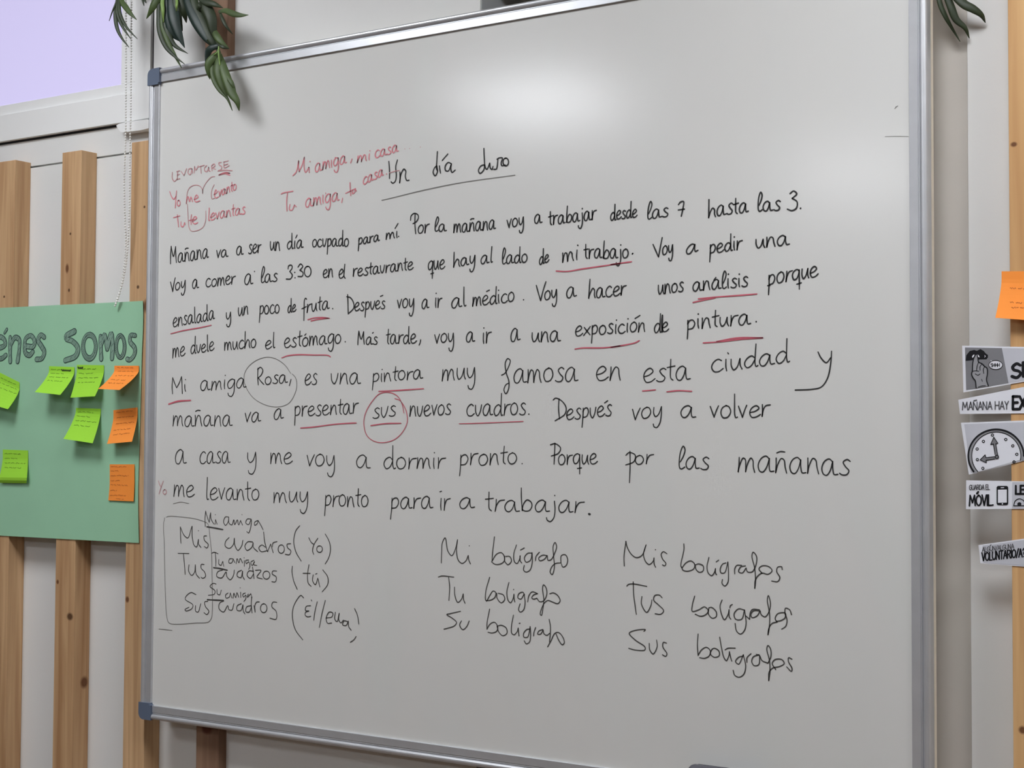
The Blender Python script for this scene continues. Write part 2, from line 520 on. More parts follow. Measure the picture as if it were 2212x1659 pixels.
def corner_cap(sx, sz):
    bm = bmesh.new()
    o, i2, leg = 0.0268, -0.0006, 0.0045
    # outer rounded L shape in (u, v)
    L = [(-leg, o), (o - 0.012, o)]
    for k in range(1, 7):
        a = math.pi / 2 * (1 - k / 6)
        L.append((o - 0.012 + 0.012 * math.cos(a), o - 0.012 + 0.012 * math.sin(a)))
    L += [(o, -leg), (i2, -leg), (i2 - 0.0008, i2 - 0.0008), (-leg, i2)]
    pts = [Vector((sx * (BW + u), -0.0088, BZ + sz * (BH + v))) for u, v in L]
    sheet(bm, pts, 0.0088 + 0.0115)
    box_ = [(0.0120, 0.0150)]
    bmesh.ops.bevel(bm, geom=[e for e in bm.edges if len(e.link_faces) == 2 and e.calc_face_angle(0) > 0.6 and all(abs(v.co.y + 0.0088) < 1e-5 for v in e.verts)], offset=0.003, segments=3, affect='EDGES')
    tag(place(link('corner_cap', bm, M['cap']), wb), 'blue grey plastic corner cap')
for sx in (-1, 1):
    for sz in (-1, 1):
        corner_cap(sx, sz)
# ------------------------------------------------------------------ handwriting on the board
D_ = [(0.12, 1.5)]
G = {  # glyph: (advance, strokes); x height = 1, a doubled point is a sharp corner
 'a': (.92, [[(.6,.82),(.42,1.0),(.18,.85),(.03,.42),(.12,.05),(.28,.0),(.46,.28),(.6,.86),(.6,.86),(.6,.4),(.67,.06),(.86,.08)]]),
 'b': (.8, [[(.1,1.9),(.08,1.0),(.1,.04),(.1,.04),(.18,.55),(.4,.92),(.62,.75),(.66,.4),(.5,.05),(.25,.0),(.1,.12)]]),
 'c': (.72, [[(.58,.86),(.4,1.0),(.14,.8),(.03,.4),(.16,.05),(.4,.0),(.66,.2)]]),
 'd': (.84, [[(.58,.75),(.42,.95),(.16,.78),(.03,.35),(.18,.0),(.4,.12),(.6,.6)],[(.63,1.92),(.61,1.0),(.61,.3),(.68,.0),(.78,.06)]]),
 'e': (.76, [[(.06,.42),(.36,.52),(.58,.78),(.42,1.0),(.16,.82),(.04,.4),(.18,.02),(.44,.03),(.7,.24)]]),
 'f': (.6, [[(.58,1.7),(.44,1.85),(.31,1.6),(.29,.9),(.27,-.9)],[(.02,.62),(.55,.78)]]),
 'g': (.78, [[(.6,.84),(.42,1.0),(.14,.82),(.03,.45),(.16,.05),(.38,.12),(.58,.6),(.61,.92),(.61,.92),(.62,.2),(.58,-.5),(.4,-.82),(.18,-.7),(.1,-.45)]]),
 'h': (.78, [[(.08,1.9),(.06,1.0),(.04,.0)],[(.04,.05),(.2,.6),(.42,.95),(.58,.75),(.58,.3),(.68,.0)]]),
 'i': (.34, [[(.1,.95),(.09,.35),(.13,.0)],[(.13,1.42)]]),
 'I': (.34, [[(.1,.95),(.09,.35),(.13,.0)]]),
 'j': (.42, [[(.22,.95),(.25,.2),(.18,-.5),(-.02,-.85),(-.2,-.72),(-.24,-.5)],[(.24,1.45)]]),
 'l': (.36, [[(.12,1.88),(.11,1.0),(.12,.2),(.18,.0),(.28,.05)]]),
 'K': (.46, [[(.12,.6),(.3,1.1),(.38,1.65),(.26,1.92),(.12,1.5),(.05,.6),(.1,.1),(.2,.0),(.42,.16)]]),
 'm': (1.02, [[(.05,.97),(.05,.5),(.02,.0),(.02,.0),(.1,.5),(.25,.93),(.36,.85),(.4,.4),(.41,.02),(.41,.02),(.48,.5),(.65,.95),(.76,.8),(.8,.35),(.88,.0)]]),
 'n': (.74, [[(.05,.97),(.05,.5),(.03,.0),(.03,.0),(.12,.5),(.32,.95),(.46,.85),(.52,.4),(.6,.0)]]),
 'o': (.76, [[(.36,1.0),(.12,.82),(.03,.4),(.18,.02),(.44,.06),(.62,.48),(.5,.9),(.32,.99)]]),
 'p': (.72, [[(.1,.97),(.1,.2),(.05,-.9)],[(.08,.6),(.22,.92),(.44,.96),(.58,.6),(.42,.14),(.1,.06)]]),
 'q': (.76, [[(.6,.86),(.42,1.0),(.14,.82),(.03,.45),(.16,.05),(.38,.12),(.58,.6),(.61,.92),(.61,.92),(.6,.1),(.58,-.95)],[(.38,-.42),(.76,-.36)]]),
 'r': (.58, [[(.08,.97),(.08,.4),(.05,.0),(.05,.0),(.12,.5),(.28,.86),(.56,.94)]]),
 's': (.64, [[(.54,.9),(.38,1.02),(.18,.84),(.3,.56),(.5,.28),(.4,.03),(.16,.0),(.02,.1)]]),
 't': (.5, [[(.22,1.55),(.2,.8),(.22,.15),(.34,.0)],[(.0,.95),(.46,1.04)]]),
 'u': (.74, [[(.05,.95),(.05,.4),(.18,.02),(.36,.2),(.54,.9),(.54,.9),(.55,.3),(.64,.0)]]),
 'w': (.66, [[(.03,.95),(.07,.3),(.24,.0),(.42,.32),(.55,.97)]]),
 'v': (.6, [[(.0,.95),(.12,.45),(.22,.02),(.22,.02),(.34,.5),(.5,1.0)]]),
 'x': (.7, [[(.05,.9),(.3,.5),(.6,.05)],[(.6,.95),(.3,.45),(.02,.02)]]),
 'y': (.72, [[(.05,.95),(.06,.4),(.2,.08),(.38,.25),(.55,.95),(.55,.95),(.57,.1),(.5,-.6),(.32,-.95),(.14,-.85),(.08,-.6)]]),
 ' ': (.7, []),
 '.': (.4, [[(.1,.05)]]),
 ',': (.4, [[(.15,.2),(.02,-.25)]]),
}
G['N'] = (G['n'][0], G['n'][1] + [[(.08,1.3),(.26,1.4),(.5,1.38)]])
G['M'] = (1.05, [[(.03,.0),(.02,.9),(.08,1.85),(.08,1.85),(.26,1.1),(.42,.75),(.58,1.2),(.68,1.75),(.68,1.75),(.74,.8),(.84,.05)]])

class Ink:
    """all strokes of one line of writing, gathered in one mesh on the board face"""
    def __init__(s, off): s.bm = bmesh.new(); s.off = off; s.n = 0
    def stroke(s, pts, width, smooth=True, taper=.12):
        for run in split(pts):
            c = catmull(run, 7) if smooth else [Vector(p) for p in run]
            ribbon(s.bm, [at(p[0], p[1], 0.0) for p in c], width, s.off, taper)
            s.n += 1
    def build(s, name, material, label=None):
        return tag(place(link(name, s.bm, material), wb), label)

def word(ink, C, text, x0, y0, x1, y1, xh, width):
    adv = [G[c][0] for c in text]
    last = max((p[0] for st in G[text[-1]][1] for p in st), default=.6)
    tot = sum(adv[:-1]) + last
    u = 0.0
    for c in text:
        k = random.uniform(.95, 1.06); dy = random.uniform(-.04, .04); sl = random.uniform(-.03, .05)
        for st in G[c][1]:
            pts = []
            for p in st:
                f = (u + p[0] + sl * p[1]) / tot
                X, Y = x0 + f * (x1 - x0), y0 + f * (y1 - y0) - (p[1] * k + dy) * xh
                pts.append(C(X, Y))
            q = []
            for i, p in enumerate(pts):      # keep doubled points exactly doubled
                q.append(q[-1] if i and st[i] == st[i - 1] else p)
            ink.stroke(q, width)
        u += G[c][0]

def trace(ink, C, runs, width, smooth=True):
    for r in runs:
        ink.stroke([C(*p) for p in r], width, smooth)

def circ(cx, cy, rx, ry, n=14, a0=-1.5, over=0.3):
    return [(cx + rx * math.cos(a0 - (2 * math.pi + over) * k / n), cy + ry * math.sin(a0 - (2 * math.pi + over) * k / n)) for k in range(n + 1)]

cA = crop(350, 460, 4.424); cB = crop(840, 420, 4.424); cE = crop(1320, 380, 4.424); cF = crop(350, 600, 4.424)
cG = crop(840, 560, 4.424); cH = crop(1320, 540, 4.424); cI = crop(340, 740, 4.424); cJ = crop(780, 740, 3.95)
cK = crop(1320, 720, 4.096); cL = crop(330, 940, 3.95); cM = crop(820, 930, 3.95); cN = crop(1340, 920, 4.096)
cO = crop(340, 1090, 4.81); cP = crop(930, 1140, 6.144); cQ = crop(1330, 1140, 4.74); cR = crop(700, 280, 5.027); cS = crop(340, 300, 5.53)
px = lambda x, y: (x, y)
OB, OR = 0.0004, 0.0007
def lines(name, width, material, words=(), traces=(), label=None, off=OB):
    width *= 0.8
    ink = Ink(off)
    for wd in words: word(ink, *wd, width=width)
    for C, runs, *k in traces: trace(ink, C, runs, width * (k[0] if k else 1))
    return ink.build(name, material, label)

# title
lines('handwritten_title', .0032, M['black_ink'], traces=[(cR, [
 [(705,345),(712,440),(712,530)], [(798,330),(780,400),(786,500),(775,560),(748,582),(730,568)],
 [(825,460),(828,520),(822,578),(822,578),(835,490),(868,430),(888,450),(884,510),(900,552),(925,550)],
 [(1225,395),(1205,410),(1186,465),(1208,502),(1232,460),(1228,395)], [(1232,240),(1226,345),(1222,420),(1232,450)],
 [(1254,395),(1260,440),(1266,472)], [(1285,335),(1345,265)],
 [(1382,370),(1350,358),(1318,395),(1322,445),(1350,450),(1384,372),(1384,372),(1378,430),(1392,465),(1425,440)],
 [(1742,382),(1705,395),(1678,445),(1695,476),(1735,440),(1745,385)], [(1737,205),(1741,300),(1752,410),(1770,432),(1800,365),(1800,365),(1808,420),(1826,432),(1836,400)],
 [(1845,432),(1872,428),(1890,320)], [(1880,322),(1905,308),(1938,310),(1925,360),(1932,392),(1970,385)], circ(1975,352,30,42)])])
lines('underline', .0021, M['faint_ink'], traces=[(cR, [[(628,768),(700,752),(1100,655),(1500,575),(2075,495)]])])

# row 1
lines('handwritten_line', .0031, M['black_ink'], [
 (cA,'MaNana',80,485,447,428,92), (cA,'va',520,428,632,420,72), (cA,'a',712,400,778,395,85), (cA,'ser',826,388,950,374,82),
 (cA,'un',1034,356,1126,360,85), (cA,'dIa',1197,348,1350,330,74), (cA,'ocwpado',1437,325,1782,318,75), (cA,'para',1875,308,2080,262,62),
 (px,'mI',834,517,858,513,14), (cB,'or',278,378,388,358,78), (cB,'Ka',437,356,552,348,72), (cB,'maNana',620,365,1022,332,85),
 (cB,'voy',1132,322,1288,287,80), (cB,'a',1392,275,1465,268,88), (cB,'trabajar',1530,293,1985,236,85), (px,'desde',1318.8,476,1376.5,468.5,17.5),
 (cE,'Kas',345,420,548,385,82), (cE,'hasta',930,400,1312,342,96), (cE,'Kas',1400,342,1615,332,90)],
 [(px, [[(853.5,493.5),(860,483)], [(861.5,511)]]), (cA, [[(1278,240),(1292,212)]]),
  (cB, [[(208,248),(215,205),(245,182),(278,195),(283,225),(262,262),(232,280)], [(252,185),(250,280),(258,376)]]),
  (cE, [[(645,275),(665,250),(694,246),(690,300),(672,386)], [(643,326),(702,318)],
        [(1712,168),(1745,145),(1775,172),(1732,215),(1732,215),(1778,248),(1772,308),(1730,332),(1685,318)], [(1812,310)]])])
# row 2
lines('handwritten_line', .0030, M['black_ink'], [
 (cA,'oy',128,742,222,710,68), (cA,'a',290,722,352,716,80), (cA,'comer',420,710,705,674,76), (cA,'a',788,688,870,680,95), (cA,'Kas',945,668,1102,650,76),
 (cA,'en',1540,620,1632,612,80), (cA,'e',1690,630,1740,622,84), (px,'restawrante',762.5,597,893,582,16.5), (cB,'que',375,728,536,712,86),
 (cB,'hay',617,695,822,660,78), (cB,'al',878,668,992,650,82), (cB,'Kado',1083,670,1322,645,82), (cB,'de',1438,672,1532,638,72),
 (cB,'mi',1660,650,1798,625,90), (px,'trabajo',1262,558,1357,558,20.5), (cE,'oy',490,755,590,735,82), (cE,'a',715,755,832,718,84),
 (cE,'pedir',940,742,1255,698,88), (cE,'una',1383,692,1706,662,95)],
 [(cA, [[(82,660),(94,710),(104,752),(104,752),(112,690),(127,620)], [(1205,535),(1212,505),(1238,500),(1245,525),(1222,560),(1222,560),(1246,595),(1228,630),(1188,632)],
        [(1270,568)], [(1272,620)], [(1300,518),(1325,488),(1346,510),(1318,548),(1318,548),(1348,570),(1340,605),(1300,607)], circ(1393,560,32,50), [(1748,490),(1742,560),(1740,605),(1752,625)], [(885,560)]]),
  (cE, [[(402,655),(430,720),(455,775),(455,775),(470,690),(490,590)], [(205,745)], [(208,742)]])])
# row 3
lines('handwritten_line', .0029, M['black_ink'], [
 (cF,'ensalada',105,472,505,395,82), (cF,'y',612,402,658,395,74), (cF,'un',728,365,822,352,85), (cF,'poco',930,350,1122,336,84), (cF,'de',1203,334,1282,316,70),
 (cF,'fruta',1335,345,1600,292,78), (cF,'espwes',1840,318,2132,292,76), (cG,'voy',82,472,238,455,86), (cG,'a',315,475,385,465,86), (cG,'ir',440,460,510,455,94),
 (cG,'al',597,468,738,445,92), (cG,'medico',800,452,1197,402,88), (cG,'oy',1488,392,1605,370,86), (cG,'a',1698,378,1795,357,95), (px,'hacer',1271,645,1353,637,21.5),
 (cH,'unos',450,428,692,392,90), (cH,'anaKisis',782,398,1308,345,88), (cH,'porque',1500,338,1980,250,98)],
 [(cF, [[(1775,160),(1778,250),(1780,336)], [(1765,182),(1800,190),(1832,240),(1832,290),(1780,346)], [(2088,178),(2112,168)], [(1632,295)]]),
  (cG, [[(935,308),(962,295)], [(1288,388)], [(1410,250),(1432,330),(1452,395),(1452,395),(1475,300),(1502,215)]]), (cH, [[(983,290),(1003,262)], [(1498,342),(1520,338)]])])
# row 4
lines('handwritten_line', .0028, M['black_ink'], [
 (cF,'me',102,765,222,740,90), (cF,'dwele',274,726,500,695,80), (cF,'mucho',597,692,898,665,82), (cF,'el',985,682,1080,668,82), (cF,'estomago',1168,668,1710,622,88),
 (cF,'Mas',1870,642,2060,636,70), (px,'tarde',834,743,900,741,20), (cG,'voy',440,802,620,792,86), (cG,'a',738,797,822,790,98), (cG,'ir',895,802,982,797,106),
 (cG,'a',1165,797,1256,777,120), (cG,'una',1365,790,1642,784,98), (px,'exposicion',1242.4,726,1392.8,716,20.5), (cH,'de',412,790,552,776,90), (cH,'pintura',722,762,1335,706,97)],
 [(cF, [[(1365,550),(1378,535)], [(1752,612)], [(2012,530),(2022,522)]]), (cG, [[(305,770),(300,798),(290,822)]]), (cH, [[(230,655),(278,625)], [(1388,685)]]), (cH, [[(492,625),(488,700),(490,780)]], 1.6)])
# row 5
lines('handwritten_line', .0026, M['black_ink'], [
 (cI,'amiga',412,462,850,427,92), (cI,'osa',1030,402,1245,380,76), (cI,'es',1408,412,1526,394,102), (cI,'wna',1660,398,1944,396,102), (cJ,'pintora',95,338,528,306,76),
 (cJ,'muy',690,330,972,307,100), (cJ,'amosa',1300,345,1852,327,120), (px,'en',1287.6,823.5,1340,822,30), (cK,'esta',285,432,702,410,118), (cK,'cIudad',888,352,1582,250,106)],
 [(cI, [[(146,490),(141,420),(148,336),(148,336),(165,385),(185,432),(185,432),(208,390),(232,325),(232,325),(236,400),(240,488)], [(262,400),(264,440),(270,466)], [(270,355)],
        [(962,245),(960,330),(965,406)], [(958,258),(985,236),(1008,262),(992,312),(965,336),(965,336),(990,370),(1020,402)], [(1278,352),(1262,412)]]),
  (cJ, [[(1200,278),(1228,262),(1262,200),(1273,152),(1252,137),(1232,172),(1240,260),(1262,330),(1258,400),(1236,436),(1220,405),(1236,360),(1264,345)]]),
  (cK, [[(1832,165),(1860,220),(1905,260),(1945,215)], [(1952,158),(1945,260),(1915,400),(1860,475),(1780,495),(1630,502)], [(1033,172),(1040,180)]])])
lines('circle_mark', .0015, M['faint_ink'], traces=[(cI, [[(1275,295),(1220,215),(1130,155),(1045,140),(930,180),(850,260),(828,340),(850,430),(920,530),(1030,595),(1145,615),(1250,585),(1310,500),(1334,400),(1318,330),(1290,300)]])])
# row 6
lines('handwritten_line', .0026, M['black_ink'], [
 (cI,'maNana',148,800,717,797,106), (cI,'va',835,765,990,750,92), (cI,'a',1112,735,1206,720,102), (cI,'presentar',1308,706,1922,677,96), (cJ,'sws',100,652,297,625,88),
 (cJ,'nwevos',415,632,767,614,92), (cJ,'cwadros',900,628,1406,612,98), (cJ,'espwes',1752,656,2137,627,90), (cK,'voy',185,768,444,742,98), (cK,'a',612,742,750,746,110), (cK,'volver',880,748,1412,738,106)],
 [(cJ, [[(1640,490),(1662,474),(1715,500),(1750,555),(1740,610),(1655,668)], [(1690,480),(1686,560),(1694,652)], [(2078,515),(2105,496)], [(1433,610)]])])
# row 7
lines('handwritten_line', .0025, M['black_ink'], [
 (cL,'a',190,242,288,240,118), (cL,'casa',400,242,663,240,100), (cL,'y',805,244,882,238,92), (cL,'me',1005,244,1192,240,92), (cL,'voy',1312,266,1552,260,100), (cL,'a',1735,272,1858,286,108),
 (cM,'dormir',35,322,567,327,98), (cM,'pronto',680,297,1172,287,98), (cM,'orque',1525,292,1860,287,88), (cN,'or',132,340,293,336,82), (cN,'Kas',512,384,786,382,110), (cN,'maNanas',1040,404,2028,438,138)],
 [(cM, [[(1217,283)], [(1497,108),(1494,200),(1489,288)], [(1458,122),(1500,112),(1545,150),(1525,195),(1465,218)]]), (cN, [[(86,225),(88,340),(82,503)], [(50,260),(80,236),(132,258),(122,315),(48,346)]])])
# row 8
lines('handwritten_line', .0025, M['black_ink'], [
 (cL,'me',178,522,356,525,100), (cL,'levanto',450,550,907,557,98), (cL,'muy',1032,574,1322,572,94), (cL,'pronto',1465,606,1838,612,94), (cM,'para',92,666,457,662,100),
 (cM,'Ir',512,680,604,672,100), (cM,'a',680,670,812,662,92), (cM,'trabajar',905,684,1744,700,100)],
 [(cM, [[(515,522),(530,518)]]), (cM, [[(1786,712),(1794,714)]], 2.0)])
lines('underline', .0014, M['faint_ink'], traces=[(cL, [[(175,585),(240,571),(310,584)]])])

# grammar box, lower left
lines('handwritten_box', .0016, M['faint_ink'], traces=[(cO, [
 [(95,130),(120,121),(250,128),(380,145),(470,170),(525,200),(545,320),(562,480),(568,700),(572,900),(572,1100),(562,1180),(530,1220),(400,1230),(150,1240),(115,1220),(95,1130),(85,950),(78,700),(72,400),(66,200),(78,138)],
 [(18,1293),(80,1298),(155,1307)]])])
lines('handwritten_note', .0020, M['grey_ink'], traces=[(cO, [
 [(498,228),(496,140),(502,66),(502,66),(520,130),(540,185),(540,185),(548,120),(554,85),(554,85),(560,150),(590,205)], [(600,205),(606,155),(606,155),(622,205)], [(603,105)],
 [(740,128),(708,128),(690,180),(708,215),(738,175),(742,130),(742,130),(748,195),(775,210),(795,158),(805,208),(832,158),(845,210),(866,165),(866,165),(885,212)], [(880,105)],
 [(975,150),(935,150),(920,190),(948,208),(975,155),(972,230),(948,294),(930,280)], [(1042,165),(1012,182),(1012,215),(1040,195),(1048,165),(1048,165),(1075,212),(1100,262)],
 [(565,505),(590,495),(632,510)], [(602,500),(609,570),(608,640)], [(640,570),(640,618),(662,630),(680,590),(680,590),(692,642)],
 [(785,562),(752,565),(745,605),(772,605),(790,565),(790,565),(806,602)], [(820,612),(830,562),(848,605),(862,560),(886,606)], [(905,582),(905,640)], [(903,553)],
 [(950,575),(920,580),(925,612),(950,595),(962,640),(950,672)], [(1005,578),(972,598),(985,632),(1012,590),(1000,622),(1035,632)],
 [(612,825),(582,818),(548,850),(600,895),(592,930),(530,942)], [(620,880),(625,928),(648,936),(665,888)], [(737,918),(712,935),(715,970),(748,960),(760,918),(760,918),(776,970)],
 [(788,972),(796,920),(814,965),(828,916),(846,962)], [(866,910),(868,965)], [(862,865)], [(915,918),(890,930),(896,960),(920,940),(918,980),(900,1005)], [(945,928),(935,962),(972,925),(972,925),(985,968)]]),
 (cO, [[(515,230),(590,242),(683,260)], [(585,655),(650,664),(728,682)], [(520,988),(600,992),(690,996)]], 1.7)])
lines('handwritten_table', .0022, M['grey_ink'], traces=[(cO, [
 [(246,402),(242,320),(240,232),(240,232),(280,320),(318,346),(352,250),(362,225),(362,225),(364,340),(385,425),(408,440),(428,362),(428,362),(430,410),(455,446)], [(428,272)],
 [(512,325),(486,328),(490,370),(530,415),(516,450),(490,436)],
 [(746,342),(712,380),(706,430),(748,455),(790,415),(800,350),(800,350),(806,420),(838,475),(876,430),(890,372)],
 [(990,388),(942,386),(910,430),(932,475),(980,445),(995,395),(995,395),(1000,445),(1045,490)], [(1130,445),(1085,420),(1055,450),(1080,488),(1142,478)], [(1106,285),(1115,380),(1145,490),(1145,490),(1178,410),(1178,410),(1205,500)], [(1196,440),(1204,398),(1245,384)],
 circ(1288,462,32,44,12), [(1386,405),(1350,412),(1355,448),(1388,480),(1372,520),(1330,516)],
 [(1480,220),(1440,270),(1418,380),(1440,490),(1495,586)], [(1575,345),(1602,395),(1628,412)], [(1668,350),(1628,415),(1614,480),(1626,518)], circ(1686,462,30,34,12), [(1745,305),(1785,380),(1800,460),(1782,550),(1745,616)],
 [(215,506),(330,508)], [(272,510),(282,620),(290,725)], [(330,625),(326,690),(358,735),(388,700),(396,625),(396,625),(404,720),(440,766)], [(487,622),(458,622),(456,660),(492,700),(500,748),(472,766),(454,754)],
 [(678,680),(628,698),(618,745),(668,762),(715,700),(722,745),(758,780),(790,740),(800,680)], [(876,682),(838,700),(830,742),(868,758),(886,690),(886,690),(888,745),(906,778)],
 [(1000,692),(952,690),(934,735),(966,766),(1000,720)], [(990,650),(1000,720),(1006,770)], [(1020,682),(1078,684),(1036,752),(1092,772)], circ(1134,732,36,42,12), [(1242,690),(1202,690),(1195,720),(1236,752),(1226,802),(1190,800)],
 [(1404,640),(1400,700),(1420,800),(1454,880)], [(1576,625),(1560,740),(1570,818),(1600,850)], [(1515,713),(1590,714)], [(1620,730),(1614,790),(1642,832),(1668,765),(1668,765),(1690,856)], [(1646,722),(1660,716)], [(1720,678),(1770,750),(1770,830),(1714,905)],
 [(402,935),(352,914),(300,952),(292,985),(368,1040),(360,1080),(300,1105),(288,1092),(330,1066)], [(398,1050),(400,1108),(424,1116),(452,1030)], [(526,1005),(495,1010),(500,1058),(536,1108),(516,1142),(485,1122)],
 [(690,1003),(650,1020),(642,1080),(688,1116),(732,1050),(744,1090),(774,1096),(796,1030)], [(872,1030),(832,1050),(830,1096),(868,1100),(890,1040),(890,1040),(894,1105),(912,1136)],
 [(972,1050),(930,1062),(920,1112),(954,1116),(980,1060)], [(980,960),(977,1050),(985,1126)], [(1005,1050),(1016,1116),(1016,1116),(1014,1050),(1032,1014),(1062,1010)], circ(1106,1076,34,46,12), [(1242,1015),(1202,1014),(1190,1060),(1236,1110),(1234,1190),(1170,1180)],
 [(1522,970),(1492,944),(1450,990),(1410,1080),(1405,1180),(1435,1300),(1512,1405)], [(1592,1050),(1548,1058),(1540,1100),(1576,1104),(1576,1104),(1540,1120),(1538,1150),(1562,1166),(1596,1160)], [(1600,990),(1606,1002)],
 [(1662,1010),(1638,1110),(1626,1202)], [(1746,995),(1712,1130),(1684,1276)], [(1752,1178),(1815,1165),(1822,1125),(1785,1118),(1755,1180),(1770,1232),(1812,1230)],
 [(1850,1118),(1845,1190),(1868,1216),(1890,1130),(1890,1130),(1886,1195),(1908,1228),(1935,1200)], [(1978,1215),(1942,1208),(1926,1248),(1960,1256),(1985,1210),(1985,1210),(1988,1265),(2016,1306)],
 [(2050,1080),(2080,1150),(2095,1242)], [(2066,1370),(2042,1405),(2005,1430)]])])
# singular column
lines('handwritten_column', .0022, M['grey_ink'], traces=[(cP, [
 [(145,468),(150,320),(158,200),(196,134),(232,310),(284,370),(332,280),(360,158),(360,158),(346,300),(370,430),(420,472),(470,440),(502,368),(502,368),(510,430),(532,480)], [(516,240)],
 [(850,120),(828,300),(818,442),(818,442),(878,350),(940,330),(976,370),(980,440),(935,478),(862,486),(810,452)], [(985,375),(985,440),(1030,490),(1076,440),(1052,382),(998,380)],
 [(1142,228),(1106,350),(1118,455),(1150,474),(1186,410),(1190,372),(1190,372),(1192,440),(1212,466)], [(1195,295),(1246,268)],
 [(1340,335),(1290,340),(1248,400),(1270,456),(1328,430),(1350,330),(1350,330),(1352,460),(1322,560),(1270,588),(1236,560),(1246,500)], [(1396,436),(1402,380),(1446,325)],
 [(1546,370),(1490,364),(1438,400),(1450,436),(1508,420),(1550,368),(1550,368),(1562,432),(1604,420),(1652,330),(1675,250),(1655,195),(1630,240),(1635,380),(1646,520),(1616,622),(1590,590),(1610,520),(1662,474),(1732,466)], [(1732,466),(1738,370),(1790,358),(1822,420),(1802,500),(1760,522),(1738,480)],
 [(105,655),(150,640),(310,655)], [(240,655),(256,780),(245,965)], [(320,788),(325,900),(364,990),(410,950),(436,878),(436,878),(440,950),(460,1002)],
 [(786,658),(738,830),(732,955),(748,975),(748,975),(790,895),(832,840),(866,858),(858,920),(800,960),(742,966)], [(880,868),(886,935),(940,996),(986,950),(966,890),(900,868)], [(1042,725),(1015,850),(1030,960),(1064,996),(1100,930),(1108,880),(1108,880),(1112,950),(1122,985)], [(1105,820)],
 [(1248,885),(1225,855),(1172,878),(1162,930),(1200,946),(1244,880),(1244,880),(1256,1000),(1236,1090),(1195,1118),(1170,1090),(1190,1010)], [(1290,985),(1308,900),(1350,850),(1422,874)],
 [(1420,875),(1372,890),(1345,930),(1370,946),(1412,935),(1412,935),(1450,980),(1502,970),(1545,880),(1532,790),(1502,758),(1488,800),(1506,960),(1490,1090),(1474,1162),(1458,1150),(1480,1060),(1520,990),(1562,964),(1620,985),(1690,1006),(1722,970),(1690,900),(1632,864),(1584,876)],
 [(400,1108),(260,1140),(218,1152),(290,1200),(346,1255),(320,1300),(180,1346)], [(412,1235),(388,1290),(430,1352),(482,1310),(514,1238)],
 [(786,1080),(752,1260),(750,1346),(750,1346),(790,1280),(850,1254),(892,1310),(880,1372),(820,1396),(765,1386)], [(886,1308),(906,1380),(960,1432),(1016,1400),(1005,1330),(940,1294),(884,1306)], [(1102,1158),(1080,1280),(1080,1400),(1110,1420),(1150,1380),(1166,1330),(1166,1330),(1170,1390),(1176,1436)], [(1176,1270),(1190,1266)],
 [(1322,1345),(1280,1350),(1238,1400),(1240,1450),(1290,1450),(1324,1310),(1324,1310),(1330,1440),(1312,1520),(1272,1540),(1245,1500)], [(1370,1436),(1374,1390),(1396,1324)],
 [(1492,1350),(1440,1370),(1424,1410),(1460,1412),(1496,1358),(1496,1358),(1510,1410),(1550,1426),(1582,1400)], [(1576,1215),(1592,1300),(1590,1420),(1580,1520)], [(1556,1580),(1600,1500),(1652,1400),(1702,1390),(1762,1460),(1776,1530),(1750,1552),(1702,1490),(1668,1410)]])])
